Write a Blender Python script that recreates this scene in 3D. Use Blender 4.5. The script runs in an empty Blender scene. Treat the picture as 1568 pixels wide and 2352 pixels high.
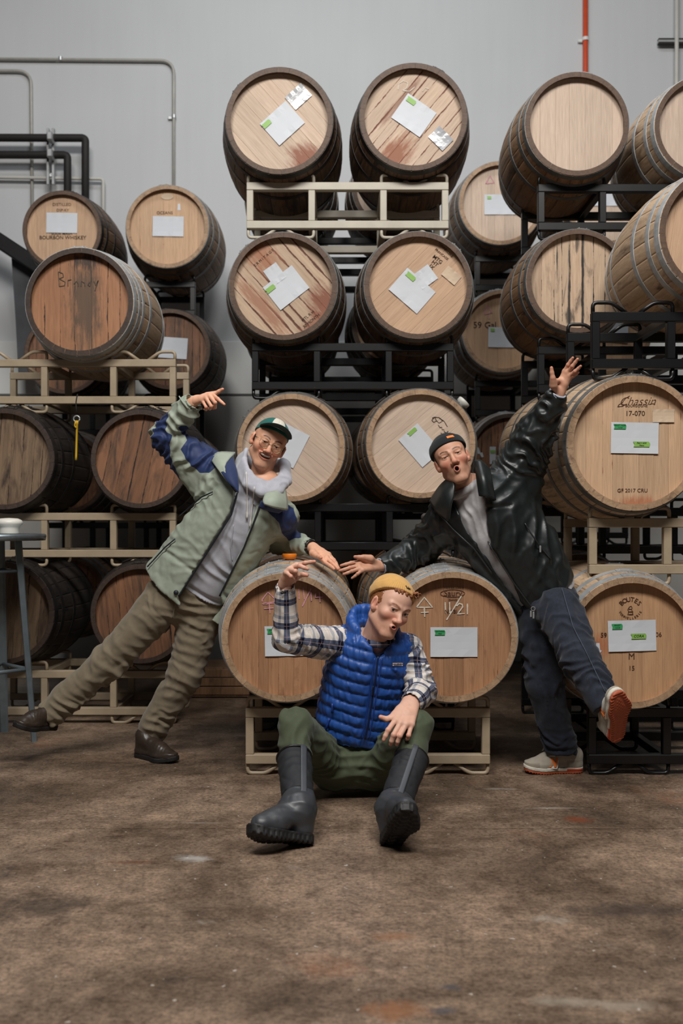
import bpy, bmesh, math, random
import numpy as np
from mathutils import Vector, Matrix
random.seed(7)
np.random.seed(7)
SC = bpy.context.scene
COL = SC.collection
# ------------------------------------------------------------------ camera, light, exposure
FPX, CX, CY, EYE = 2352 * 35 / 36, 784.0, 1206.0, 1.173


def P(px, py, y):
    """photograph pixel at distance y from the camera -> world point"""
    return Vector(((px - CX) / FPX * y, y, EYE + (CY - py) / FPX * y))


cam = bpy.data.cameras.new('camera')
cam.lens = 35
cam.sensor_width = 36
cam.shift_y = (CY - 1176) / 2352
cam.clip_end = 60
cam.dof.use_dof = True
cam.dof.focus_distance = 4.35
cam.dof.aperture_fstop = 2.4
cam_ob = bpy.data.objects.new('camera', cam)
cam_ob.location = (0, 0, EYE)
cam_ob.rotation_euler = (math.pi / 2, 0, 0)
COL.objects.link(cam_ob)
SC.camera = cam_ob

world = bpy.data.worlds.new('room_light')
SC.world = world
world.use_nodes = True
world.node_tree.nodes['Background'].inputs[0].default_value = (0.80, 0.90, 1.0, 1)
world.node_tree.nodes['Background'].inputs[1].default_value = 0.04


def lamp(name, loc, target, size, power, color):
    l = bpy.data.lights.new(name, 'AREA')
    l.shape = 'RECTANGLE'
    l.size, l.size_y = size
    l.energy = power
    l.color = color
    o = bpy.data.objects.new(name, l)
    o.location = loc
    o.rotation_euler = (Vector(target) - Vector(loc)).to_track_quat('-Z', 'Y').to_euler()
    COL.objects.link(o)


lamp('ceiling_lamp', (-1.3, .3, 6.5), (-1.0, 4.6, .8), (2.0, 1.2), 365, (1, .97, .93))
lamp('ceiling_lamp', (1.3, .3, 6.5), (1.0, 4.6, .8), (2.0, 1.2), 365, (1, .97, .93))
lamp('ceiling_lamp', (0.0, 5.0, 7.2), (0.0, 6.6, 0), (3.6, .8), 120, (.93, .97, 1))

SC.view_settings.view_transform = 'Standard'
SC.view_settings.look = 'None'
SC.view_settings.gamma = 1
SC.view_settings.use_curve_mapping = False
SC.view_settings.exposure = -0.38
SC.cycles.max_bounces = 6


# ------------------------------------------------------------------ helpers
def lin(r, g, b):
    f = lambda c: (c / 12.92 if c <= .04045 else ((c + .055) / 1.055) ** 2.4)
    return (f(r / 255), f(g / 255), f(b / 255), 1)


class NT:
    """tiny node-tree builder"""

    def __init__(s, name):
        s.m = bpy.data.materials.new(name)
        s.m.use_nodes = True
        s.t = s.m.node_tree
        s.b = s.t.nodes['Principled BSDF']

    def n(s, kind, **kw):
        nd = s.t.nodes.new('ShaderNode' + kind)
        for k, v in kw.items():
            if k.startswith('i_'):
                nd.inputs[k[2:].replace('_', ' ')].default_value = v
            else:
                setattr(nd, k, v)
        return nd

    def l(s, a, b):
        s.t.links.new(a, b)

    def coord(s, which='Object', scale=(1, 1, 1), rnd=0.0, rot=(0, 0, 0)):
        tc = s.n('TexCoord')
        mp = s.n('Mapping')
        mp.inputs['Scale'].default_value = scale
        mp.inputs['Rotation'].default_value = rot
        s.l(tc.outputs[which], mp.inputs['Vector'])
        if rnd:
            oi = s.n('ObjectInfo')
            mu = s.n('Math', operation='MULTIPLY')
            mu.inputs[1].default_value = rnd
            s.l(oi.outputs['Random'], mu.inputs[0])
            cb = s.n('CombineXYZ')
            for i in range(3):
                s.l(mu.outputs[0], cb.inputs[i])
            s.l(cb.outputs[0], mp.inputs['Location'])
        return mp.outputs[0]

    def noise(s, vec, scale=5, detail=4, rough=.55, dist=0):
        nd = s.n('TexNoise')
        nd.inputs['Scale'].default_value = scale
        nd.inputs['Detail'].default_value = detail
        nd.inputs['Roughness'].default_value = rough
        nd.inputs['Distortion'].default_value = dist
        s.l(vec, nd.inputs['Vector'])
        return nd.outputs[0]

    def ramp(s, fac, stops, interp='LINEAR'):
        r = s.n('ValToRGB')
        r.color_ramp.interpolation = interp
        e = r.color_ramp.elements
        while len(e) < len(stops):
            e.new(.5)
        for i, (p, c) in enumerate(stops):
            e[i].position = p
            e[i].color = c if len(c) == 4 else (*c, 1)
        s.l(fac, r.inputs[0])
        return r.outputs[0]

    def mix(s, fac, a, b, mode='MIX'):
        m = s.n('MixRGB', blend_type=mode)
        for v, i in ((fac, 0), (a, 1), (b, 2)):
            if hasattr(v, 'links'):
                s.l(v, m.inputs[i])
            else:
                m.inputs[i].default_value = v
        return m.outputs[0]

    def math(s, op, a, b=0.0, c=None):
        m = s.n('Math', operation=op)
        for v, i in ((a, 0), (b, 1), (c, 2)):
            if v is None:
                continue
            if hasattr(v, 'links'):
                s.l(v, m.inputs[i])
            else:
                m.inputs[i].default_value = v
        return m.outputs[0]

    def attr(s, name, out='Fac'):
        a = s.n('Attribute', attribute_name=name)
        return a.outputs[out]

    def out(s, color=None, rough=None, metal=None, bump=None, bump_s=.3, bump_d=.002, spec=None):
        for v, nm in ((color, 'Base Color'), (rough, 'Roughness'), (metal, 'Metallic'), (spec, 'Specular IOR Level')):
            if v is None:
                continue
            if hasattr(v, 'links'):
                s.l(v, s.b.inputs[nm])
            else:
                s.b.inputs[nm].default_value = v
        if bump is not None:
            bp = s.n('Bump')
            bp.inputs['Strength'].default_value = bump_s
            bp.inputs['Distance'].default_value = bump_d
            s.l(bump, bp.inputs['Height'])
            s.l(bp.outputs[0], s.b.inputs['Normal'])
        return s.m


W1, K0 = (1, 1, 1, 1), (0, 0, 0, 1)


def plain(name, c, rough=.6, metal=0, var=.0, scale=30, bump=0, spec=None):
    t = NT(name)
    if var or bump:
        v = t.noise(t.coord(rnd=5), scale, 4)
        a = tuple(min(1, x * (1 - var)) for x in c[:3])
        b = tuple(min(1, x * (1 + var)) for x in c[:3])
        t.out(t.ramp(v, [(.3, a), (.7, b)]), rough, metal, v if bump else None, bump, spec=spec)
    else:
        t.out(c, rough, metal, spec=spec)
    return t.m


def wood(name, c1, c2, along='z', dark=None, dark_amt=.5, joint=None, rough=.6, joint_amt=.5, rim=None, rim_amt=.5, spread=.35, patches=()):
    """grain along the local axis; plank-to-plank tone from Object Info; stains from noise and the 'edge' attribute"""
    t = NT(name)
    sc = {'z': (38, 38, 2.2), 'y': (30, 2.2, 30)}[along]
    g = t.noise(t.coord(scale=sc, rnd=37), 1.6, 6, .6, .6)
    col = t.ramp(g, [(.28, c1), (.72, c2)])
    fine = t.noise(t.coord(scale=(sc[0] * 4, sc[1] * 4, sc[2] * 2.5), rnd=11), 2.2, 3)
    col = t.mix(.55, col, t.ramp(fine, [(.3, (.72, .70, .68)), (.62, (1.06, 1.06, 1.06))]), 'MULTIPLY')
    oi = t.n('ObjectInfo')
    tone = t.ramp(oi.outputs['Random'], [(0, (1 - spread, 1 - spread * 1.08, 1 - spread * 1.15)), (.5, (1, 1, 1)), (1, (1.12, 1.10, 1.08))])
    col = t.mix(.8, col, tone, 'MULTIPLY')
    if dark is not None:
        d = t.noise(t.coord(scale={'z': (9, 9, 1.6), 'y': (9, 1.8, 9)}[along], rnd=3), 1.7, 7, .68, .8)
        col = t.mix(t.ramp(d, [(.56 - .14 * dark_amt, K0), (.74 - .10 * dark_amt, W1)]), col, dark)
    if joint is not None:
        j = t.noise(t.coord(scale=(4, 4, 2), rnd=23), 2.2, 5, .7)
        e = t.attr('edge')
        f = t.ramp(t.math('MULTIPLY_ADD', e, .25, t.math('MULTIPLY', j, .65)), [(.66 - .10 * joint_amt, K0), (.70 - .10 * joint_amt, W1)])
        col = t.mix(f, col, joint)
    if rim is not None:
        j = t.noise(t.coord(scale=(5, 5, 5), rnd=0), 1.6, 5, .65)
        e = t.attr('rim')
        f = t.ramp(t.math('MULTIPLY_ADD', e, .25, t.math('MULTIPLY', j, .65)), [(.67 - .13 * rim_amt, K0), (.76 - .13 * rim_amt, W1)])
        col = t.mix(f, col, rim)
    for (px, pz, rx, rz, pc, amt) in patches:
        tc = t.n('TexCoord')
        mp = t.n('Mapping')
        mp.inputs['Location'].default_value = (-px / rx, 0, -pz / rz)
        mp.inputs['Scale'].default_value = (1 / rx, 0, 1 / rz)
        t.l(tc.outputs['Object'], mp.inputs['Vector'])
        ln = t.n('VectorMath', operation='LENGTH')
        t.l(mp.outputs[0], ln.inputs[0])
        n1 = t.noise(t.coord(scale=(26, 26, 7), rnd=5), 1.5, 6, .7)
        n2 = t.noise(t.coord(scale=(60, 60, 5), rnd=5), 1.2, 3, .6)
        fac = t.math('ADD', t.math('MULTIPLY_ADD', ln.outputs['Value'], -.5, .5), t.math('MULTIPLY_ADD', n1, .7, t.math('MULTIPLY', n2, .5)))
        col = t.mix(t.ramp(fac, [(.66, K0), (.92, (amt, amt, amt, 1))]), col, pc)
    hs = t.n('HueSaturation')
    hs.inputs['Saturation'].default_value = .92
    t.l(col, hs.inputs['Color'])
    return t.out(hs.outputs[0], rough, 0, g, .25, .0015)


# ------------------------------------------------------------------ mesh helpers
def mesh(name, verts, faces, smooth=False):
    me = bpy.data.meshes.new(name)
    me.from_pydata([tuple(v) for v in verts], [], faces)
    me.update()
    if smooth:
        me.polygons.foreach_set('use_smooth', [True] * len(me.polygons))
    return me


def obj(name, me, m=None, parent=None, loc=None, rot=None):
    o = bpy.data.objects.new(name, me)
    COL.objects.link(o)
    if m is not None:
        ms = m if isinstance(m, (list, tuple)) else [m]
        if me is not None and len(me.materials) == 0:
            for k in ms:
                me.materials.append(k)
        elif me is not None and me.materials[0] != ms[0]:
            for i, k in enumerate(ms):
                o.material_slots[i].link = 'OBJECT'
                o.material_slots[i].material = k
    if parent is not None:
        o.parent = parent
    if loc is not None:
        o.location = loc
    if rot is not None:
        o.rotation_euler = rot
    return o


def tag(o, label, cat, group=None):
    o['label'] = label
    o['category'] = cat
    if group:
        o['group'] = group
    return o


def thing(name, label, cat, loc=(0, 0, 0), rot=(0, 0, 0), scale=1, group=None):
    o = bpy.data.objects.new(name, None)
    o.empty_display_size = .05
    o.location = loc
    o.rotation_euler = rot
    o.scale = (scale,) * 3
    COL.objects.link(o)
    return tag(o, label, cat, group)


def box_vf(c, s, bev=0.0):
    x, y, z = (d / 2 for d in s)
    b = min(bev, x * .9, y * .9, z * .9)
    if b <= 0:
        vs = [(sx * x, sy * y, sz * z) for sx in (-1, 1) for sy in (-1, 1) for sz in (-1, 1)]
        fs = [(0, 1, 3, 2), (4, 6, 7, 5), (0, 4, 5, 1), (2, 3, 7, 6), (0, 2, 6, 4), (1, 5, 7, 3)]
    else:
        bm = bmesh.new()
        bmesh.ops.create_cube(bm, size=1)
        for v in bm.verts:
            v.co = Vector((v.co.x * 2 * x, v.co.y * 2 * y, v.co.z * 2 * z))
        bmesh.ops.bevel(bm, geom=bm.edges[:], offset=b, segments=1, affect='EDGES')
        bm.verts.index_update()
        vs = [v.co[:] for v in bm.verts]
        fs = [[v.index for v in f.verts] for f in bm.faces]
        bm.free()
    return [(v[0] + c[0], v[1] + c[1], v[2] + c[2]) for v in vs], fs


def box(name, c, s, bev=0.0):
    return mesh(name, *box_vf(c, s, bev))


def fillet(pts, r, n=5):
    pts = [Vector(p) for p in pts]
    out = [pts[0]]
    for i in range(1, len(pts) - 1):
        a, b, c = pts[i - 1], pts[i], pts[i + 1]
        d1, d2 = (a - b), (c - b)
        rr = min(r, d1.length * .49, d2.length * .49)
        p1, p2 = b + d1.normalized() * rr, b + d2.normalized() * rr
        for k in range(n + 1):
            t = k / n
            out.append(p1 * (1 - t) ** 2 + b * 2 * t * (1 - t) + p2 * t * t)
    out.append(pts[-1])
    return out


def tube_vf(pts, rad, seg=8, caps=True):
    pts = [Vector(p) for p in pts]
    n = len(pts)
    rads = rad if isinstance(rad, (list, tuple)) else [rad] * n
    tang = []
    for i in range(n):
        a, b = pts[max(i - 1, 0)], pts[min(i + 1, n - 1)]
        tang.append((b - a).normalized())
    ref = Vector((0, 0, 1)) if abs(tang[0].z) < .9 else Vector((1, 0, 0))
    u = tang[0].cross(ref).normalized()
    vs, fs = [], []
    for i in range(n):
        u = (u - tang[i] * u.dot(tang[i])).normalized()
        w = tang[i].cross(u)
        for k in range(seg):
            a = 2 * math.pi * k / seg
            vs.append(pts[i] + (u * math.cos(a) + w * math.sin(a)) * rads[i])
    for i in range(n - 1):
        for k in range(seg):
            k2 = (k + 1) % seg
            fs.append((i * seg + k, i * seg + k2, (i + 1) * seg + k2, (i + 1) * seg + k))
    if caps:
        fs.append(tuple(range(seg - 1, -1, -1)))
        fs.append(tuple((n - 1) * seg + k for k in range(seg)))
    return vs, fs


def tube(name, pts, rad, seg=8):
    return mesh(name, *tube_vf(pts, rad, seg), smooth=True)


def lathe_vf(prof, seg=32, axis='z'):
    vs, fs = [], []
    for (r, h) in prof:
        for k in range(seg):
            a = 2 * math.pi * k / seg
            vs.append((r * math.cos(a), r * math.sin(a), h) if axis == 'z' else (r * math.cos(a), h, r * math.sin(a)))
    for i in range(len(prof) - 1):
        for k in range(seg):
            k2 = (k + 1) % seg
            q = (i * seg + k, i * seg + k2, (i + 1) * seg + k2, (i + 1) * seg + k)
            fs.append(q if axis == 'z' else q[::-1])
    return vs, fs


def merge(parts):
    vs, fs = [], []
    for v, f in parts:
        o = len(vs)
        vs += [tuple(x) for x in v]
        fs += [tuple(i + o for i in q) for q in f]
    return vs, fs


def strokes_vf(lines, w, d=.0008, seed=0):
    """flat pen / chalk strokes in the local xz plane, facing -y"""
    rr = random.Random(seed)
    parts = []
    for li, ln in enumerate(lines):
        p = [Vector((a, -.00035 * li, b)) for a, b in ln]
        q = [p[0]]
        for i in range(len(p) - 1):
            m = max(1, int((p[i + 1] - p[i]).length / (w * 1.6)))
            for k in range(1, m + 1):
                q.append(p[i].lerp(p[i + 1], k / m))
        vs, fs = [], []
        for i, c in enumerate(q):
            tg = (q[min(i + 1, len(q) - 1)] - q[max(i - 1, 0)]).normalized()
            nn = Vector((-tg.z, 0, tg.x))
            ww = w * .5 * (1 + rr.uniform(-.3, .3))
            for s, y in ((-1, 0), (-1, -d), (1, -d), (1, 0)):
                vs.append(c + nn * ww * s + Vector((0, y, 0)))
        for i in range(len(q) - 1):
            for k in range(3):
                fs.append((i * 4 + k, i * 4 + k + 1, i * 4 + k + 5, i * 4 + k + 4))
        parts.append((vs, fs))
    return merge(parts)


def text_me(body, size, shear=0, extrude=.0005, bold=0):
    cu = bpy.data.curves.new('text', 'FONT')
    cu.body = body
    cu.size = size
    cu.shear = shear
    cu.extrude = extrude
    cu.offset = bold
    cu.align_x = 'CENTER'
    cu.align_y = 'CENTER'
    cu.resolution_u = 3
    o = bpy.data.objects.new('text', cu)
    COL.objects.link(o)
    dg = bpy.context.evaluated_depsgraph_get()
    me = bpy.data.meshes.new_from_object(o.evaluated_get(dg))
    bpy.data.objects.remove(o)
    bpy.data.curves.remove(cu)
    me.transform(Matrix.Rotation(math.pi / 2, 4, 'X'))   # lies in xz, faces -y
    return me

# ------------------------------------------------------------------ setting
def concrete(patches=()):
    t = NT('stained_concrete')
    v = t.coord('Object')
    big = t.noise(v, .95, 7, .66, .5)
    col = t.ramp(big, [(.30, lin(67, 55, 46)), (.44, lin(106, 89, 74)), (.56, lin(140, 119, 101)), (.70, lin(90, 75, 63))])
    med = t.noise(v, 4.2, 8, .74, .4)
    col = t.mix(.85, col, t.ramp(med, [(.30, (.46, .44, .42)), (.5, (1, 1, 1)), (.72, (1.28, 1.25, 1.22))]), 'MULTIPLY')
    fine = t.noise(v, 70, 6, .8)
    col = t.mix(.95, col, t.ramp(fine, [(.36, (.42, .40, .38)), (.52, (1.06, 1.06, 1.06)), (.66, (1.42, 1.40, 1.38))]), 'MULTIPLY')
    mid2 = t.noise(v, 17, 6, .75)
    col = t.mix(.8, col, t.ramp(mid2, [(.34, (.58, .56, .54)), (.52, (1.03, 1.03, 1.03)), (.66, (1.3, 1.28, 1.26))]), 'MULTIPLY')
    lng = t.noise(t.coord('Object', (.8, 2.2, 1)), 1.5, 6, .7, .3)
    col = t.mix(.6, col, t.ramp(lng, [(.35, (.60, .57, .54)), (.55, (1, 1, 1)), (.7, (1.2, 1.18, 1.16))]), 'MULTIPLY')
    rust = t.noise(t.coord('Object', rot=(0, 0, .4)), 1.5, 6, .66)
    col = t.mix(t.ramp(rust, [(.60, K0), (.72, (.6, .6, .6, 1))]), col, lin(128, 78, 50))
    blue = t.noise(t.coord('Object', rot=(0, 0, 2.2)), 2.3, 5, .6)
    col = t.mix(t.ramp(blue, [(.66, K0), (.76, (.6, .6, .6, 1))]), col, lin(74, 72, 74))
    pale = t.noise(t.coord('Object', (1.2, 2.2, 1), rot=(0, 0, 1.1)), 2.9, 8, .76)
    col = t.mix(t.ramp(pale, [(.62, K0), (.74, (.7, .7, .7, 1))]), col, lin(150, 140, 128))
    spk = t.noise(v, 38, 2, .5)
    col = t.mix(t.ramp(spk, [(.715, K0), (.74, (.8, .8, .8, 1))]), col, lin(186, 178, 168))
    for (px, py, rx, ry, pc, amt) in patches:
        d = EYE * FPX / (py - CY)
        wx = (px - CX) / FPX * d
        mp = t.n('Mapping')
        mp.inputs['Location'].default_value = (-wx / rx, -d / ry, 0)
        mp.inputs['Scale'].default_value = (1 / rx, 1 / ry, 0)
        gm = t.n('NewGeometry')
        t.l(gm.outputs['Position'], mp.inputs['Vector'])
        ln = t.n('VectorMath', operation='LENGTH')
        t.l(mp.outputs[0], ln.inputs[0])
        nz = t.noise(v, 9, 7, .75, .5)
        fac = t.math('ADD', t.math('MULTIPLY_ADD', ln.outputs['Value'], -.5, .5), t.math('MULTIPLY', nz, .9))
        col = t.mix(t.ramp(fac, [(.62, K0), (.86, (amt, amt, amt, 1))]), col, pc)
    rg = t.ramp(med, [(.3, (.32,) * 3), (.7, (.56,) * 3)])
    return t.out(col, rg, 0, fine, .18, .002, spec=.45)


M_floor = concrete(((915, 2320, .14, .10, lin(134, 88, 56), .7), (905, 2150, .10, .06, lin(138, 96, 66), .6), (440, 1972, .13, .07, lin(176, 172, 166), .75), (1275, 2112, .11, .06, lin(158, 150, 138), .65),
                    (1330, 1882, .10, .08, lin(120, 62, 38), .8), (1270, 1856, .22, .03, lin(168, 160, 150), .6), (1035, 2268, .06, .04, lin(66, 68, 74), .7), (1020, 2322, .07, .04, lin(66, 68, 74), .7),
                    (300, 1980, .18, .03, lin(96, 60, 42), .7), (1310, 2300, .16, .05, lin(150, 140, 126), .6), (1440, 2310, .16, .05, lin(150, 140, 126), .55), (80, 2080, .35, .22, lin(50, 42, 37), .7),
                    (1450, 2090, .35, .10, lin(54, 47, 44), .6), (470, 1890, .2, .015, lin(150, 140, 128), .5), (1150, 1812, .12, .03, lin(158, 150, 140), .6)))
slabs = ((-6.0, 3.84, -3.0), (3.84, 7.3, -3.0), (7.3, 10.0, -3.0))
floor = obj('floor', None)
floor['kind'] = 'structure'
for i, (y0, y1) in enumerate(((-5.0, 3.842), (3.848, 8.9))):
    o = obj('slab', box('slab', (0, (y0 + y1) / 2, -.05), (12, y1 - y0, .1)), M_floor, floor)
o = obj('slab_joint', box('slab_joint', (0, 3.845, -.055), (12, .007, .1)), plain('joint_filler', lin(44, 36, 31), .8), floor)

WY = 8.6


def wallmat(name, c):
    t = NT(name)
    a = t.noise(t.coord('Object'), .7, 3, .5)
    b = t.noise(t.coord('Object', (14, 14, 1)), 1, 3, .5)
    col = t.ramp(a, [(.3, tuple(x * .95 for x in c[:3])), (.7, tuple(x * 1.03 for x in c[:3]))])
    col = t.mix(.25, col, t.ramp(b, [(.3, (.92,) * 3), (.7, (1.04,) * 3)]), 'MULTIPLY')
    f = t.noise(t.coord('Object'), 160, 2)
    return t.out(col, .62, 0, f, .06, .001)


wall = obj('wall_back', box('wall_back', (0, WY + .1, 3.7), (12, .2, 7.4)), wallmat('painted_wall', lin(194, 196, 198)))
wall['kind'] = 'structure'
zt = P(0, 786, WY).z
low = obj('wall_back_panel', box('wall_back_panel', (0, WY - .02, (zt + 2.30) / 2 + .0), (12, .04, zt - 2.30), .004), wallmat('painted_wall_pale', lin(212, 213, 211)))
low['kind'] = 'structure'
low2 = obj('wall_back_panel', box('wall_back_panel', (0, WY - .02, 1.14), (12, .04, 2.28), .004), wallmat('painted_wall_low', lin(188, 187, 183)))
low2['kind'] = 'structure'

M_galv = plain('galvanised_steel', lin(186, 188, 188), .42, .75, .12, 14)
M_cond = plain('conduit_paint', lin(168, 166, 158), .5, .2, .1, 20)
M_blackpipe = plain('black_pipe_insulation', lin(30, 27, 26), .7, 0, .2, 25)
M_orange = plain('orange_pipe', lin(198, 74, 40), .5, 0, .08, 12)
M_creampipe = plain('cream_pipe', lin(196, 194, 186), .55, 0, .06, 12)


def wp(px, py, off=.03):
    return P(px, py, WY - off)


def pipe(name, label, pts, rad, m, off=.03, fr=.12, seg=10):
    p = fillet([wp(a, b, off) for a, b in pts], fr, 6)
    r = thing(name, label, 'pipe', p[0])
    vs, fs = tube_vf([q - p[0] for q in p], rad, seg)
    obj('pipe_run', mesh('pipe_run', vs, fs, True), m, r)
    return r


def clip(r, px, py, rad, off=.03, m=None, wing=1):
    c = wp(px, py, off) - r.location
    v1 = lathe_vf([(rad, -.014), (rad + .006, -.014), (rad + .006, .014), (rad, .014)], 12)
    v1 = ([(a[0] + c.x, a[1] + c.y, a[2] + c.z) for a in v1[0]], v1[1])
    v2 = box_vf((c.x - wing * (rad + .018), c.y + off * .5, c.z - .006), (.04, .02, .028), .004)
    obj('pipe_clip', mesh('pipe_clip', *merge([v1, v2])), m or M_galv, r)


r = pipe('conduit', 'thin grey conduit running across and bending down behind the upper left barrel', [(-900, 128), (399, 139), (399, 640)], .013, M_cond)
clip(r, 139, 135, .013)
clip(r, 399, 268, .013)
pipe('conduit', 'short thin conduit bending down behind the thick black pipes', [(-900, 157), (71, 163), (76, 700)], .013, M_cond)
r = pipe('insulated_pipe', 'upper outer black insulated pipe with square elbow', [(-900, 314), (196, 317), (196, 560)], .033, M_blackpipe, .16, .035, 12)
r = pipe('insulated_pipe', 'lower inner black insulated pipe with square elbow', [(-900, 353), (155, 356), (155, 560)], .033, M_blackpipe, .16, .035, 12)
pipe('conduit', 'level cream conduit below the black pipes, turning down at a fitting', [(-900, 394), (237, 411), (237, 620)], .014, M_creampipe, .062, .03)
st = thing('pipe_strut', 'upright galvanised strut clamping the two black pipes', 'bracket', wp(117, 425, .1))
for dx in (-6, 6):
    p0, p1 = wp(117 + dx, 296, .1), wp(117 + dx, 425, .1)
    obj('channel', box('channel', tuple((p0 + p1) / 2 - st.location), (.022, .04, (p0 - p1).length), .003), M_galv, st)
for py in (316, 355, 404):
    c = wp(117, py, .18 if py < 400 else .06) - st.location
    obj('clamp', box('clamp', tuple(c), (.05, .10 if py < 400 else .05, .075 if py < 400 else .045), .01), M_galv, st)
r = pipe('sprinkler_pipe', 'upright orange pipe rising behind the upper right barrel', [(1344, -60), (1344, 480)], .022, M_orange, .04)
clip(r, 1344, 90, .022, .04, plain('white_clip', lin(214, 214, 210), .5))
r = pipe('conduit', 'cream upright conduit beside the right edge on a strut', [(1554, -60), (1553, 300), (1551, 480)], .017, M_creampipe, .08)
st = thing('pipe_strut', 'level slotted steel strut holding the cream conduit at upper right', 'bracket', wp(1560, 96, .05))
for i, (dz, mm, hh) in enumerate(((.017, plain('dark_slot', lin(38, 38, 34), .6), .014), (0, M_galv, .02), (-.018, M_blackpipe, .014))):
    obj('channel_lip' if i != 1 else 'channel', box('channel', (-.02, 0, dz), (.33, .04, hh), .002), mm, st)

# dark sloping chute with a hanging grey sheet at the far left
M_black = plain('black_paint', lin(24, 22, 23), .38, .1, .25, 60, .05)
ch = thing('conveyor_chute', 'dark sloping chute half hidden behind the far left barrels', 'chute', P(40, 640, 8.25))
a, b = P(-560, 185, 8.2), P(130, 640, 8.2)
d = (b - a)
me = box('chute_beam', (0, 0, 0), (d.length, .12, .12), .01)
obj('beam', me, M_black, ch, (a + b) / 2 - ch.location, (0, math.atan2(-d.z, d.x), 0))
shp = [(24, 560), (36, 740), (42, 860), (62, 860), (100, 870), (100, 610)]
vs = [P(x, y, 8.28) - ch.location for x, y in shp] + [P(x, y, 8.30) - ch.location for x, y in shp]
n = len(shp)
fs = [tuple(range(n)), tuple(range(2 * n - 1, n - 1, -1))] + [(i, i + n, (i + 1) % n + n, (i + 1) % n) for i in range(n)]
obj('side_sheet', mesh('side_sheet', vs, fs), plain('grey_sheet', lin(84, 86, 90), .5, .2, .25, 4), ch)

# ------------------------------------------------------------------ barrel meshes (unit barrel: chime radius .30, length .94)
BL, RC, RB, NST = .94, .30, .356, 26


def brad(t):
    u = 2 * t / BL
    return RB - (RB - RC) * u * u


def stave_mesh(chimebev):
    vs, fs, mi = [], [], []
    half = math.pi / NST
    rings = [-BL / 2, -BL / 2 + .012, -.36, -.22, -.08, .08, .22, .36, BL / 2]
    for i, t in enumerate(rings):
        r = brad(t)
        ri = r - .028 - (.0 if abs(t) > .44 else .0)
        if i == 0:
            r -= chimebev
        e = .0004 / r
        b = .008 / r
        for a, rr in ((-half + e, r - .0012), (-half + b, r), (0, r), (half - b, r), (half - e, r - .0012), (half - e, ri), (0, ri), (-half + e, ri)):
            vs.append((rr * math.sin(a), t, rr * math.cos(a)))
    for i in range(len(rings) - 1):
        for k in range(8):
            k2 = (k + 1) % 8
            fs.append((i * 8 + k, i * 8 + k2, i * 8 + 8 + k2, i * 8 + 8 + k))
            mi.append(1 if k in (5, 6) else 0)
    fs.append((0, 7, 6, 5, 4, 3, 2, 1))
    mi.append(1)
    fs.append(tuple(64 + k for k in range(8)))
    mi.append(1)
    fs = [f[::-1] for f in fs]
    me = mesh('stave', vs, fs, False)
    me.polygons.foreach_set('material_index', mi)
    bm = bmesh.new()
    bm.from_mesh(me)
    bmesh.ops.recalc_face_normals(bm, faces=bm.faces)
    bm.to_mesh(me)
    bm.free()
    sm = [m < 1 for m in mi]
    me.polygons.foreach_set('use_smooth', sm)
    return me


HR = .281


def plank_mesh(a, b, seed):
    rr = random.Random(seed)
    g = .00025
    xs = [a + g, a + g + .0018, a + .015, (a + b) / 2, b - .015, b - g - .0018, b - g]
    ed = [1, 1, 0, 0, 0, 1, 1]
    rows = [-1, -.93, -.8, -.4, 0, .4, .8, .93, 1]
    y0 = -BL / 2 + .040
    vs, fs, E, R = [], [], [], []
    dy = rr.uniform(-.0012, .0012)
    for j, s in enumerate(rows):
        for x, e in zip(xs, ed):
            c = math.sqrt(max(HR * HR - x * x, 1e-4))
            lowr = .0007 if (x in (xs[0], xs[-1])) else 0
            vs.append((x, y0 + dy + lowr, s * c))
            E.append(e)
            R.append(max(0, (math.hypot(x, s * c) - .20) / .08))
    nx = len(xs)
    for j in range(len(rows) - 1):
        for i in range(nx - 1):
            fs.append((j * nx + i, j * nx + i + 1, (j + 1) * nx + i + 1, (j + 1) * nx + i))
    n0 = len(vs)
    for k in (0, nx - 1):
        for j in range(len(rows)):
            v = vs[j * nx + k]
            vs.append((v[0], y0 + .02, v[2]))
            E.append(1)
            R.append(R[j * nx + k])
    m = len(rows)
    for j in range(m - 1):
        fs.append((j * nx, (j + 1) * nx, n0 + j + 1, n0 + j))
        fs.append(((j + 1) * nx + nx - 1, j * nx + nx - 1, n0 + m + j, n0 + m + j + 1))
    me = mesh('head_plank', vs, fs)
    for nm, arr in (('edge', E), ('rim', R)):
        at = me.attributes.new(nm, 'FLOAT', 'POINT')
        at.data.foreach_set('value', arr)
    return me


def head_layout(seed, n):
    rr = random.Random(seed)
    w = [rr.uniform(.75, 1.3) for _ in range(n)]
    s = sum(w)
    x, out = -HR, []
    for i, k in enumerate(w):
        x2 = x + 2 * HR * k / s
        out.append(plank_mesh(max(x, -HR + .002), min(x2, HR - .002), seed * 31 + i))
        x = x2
    return out


LAYOUTS = [head_layout(1, 8), head_layout(2, 9), head_layout(3, 7)]
STAVE = stave_mesh(.0)


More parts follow.
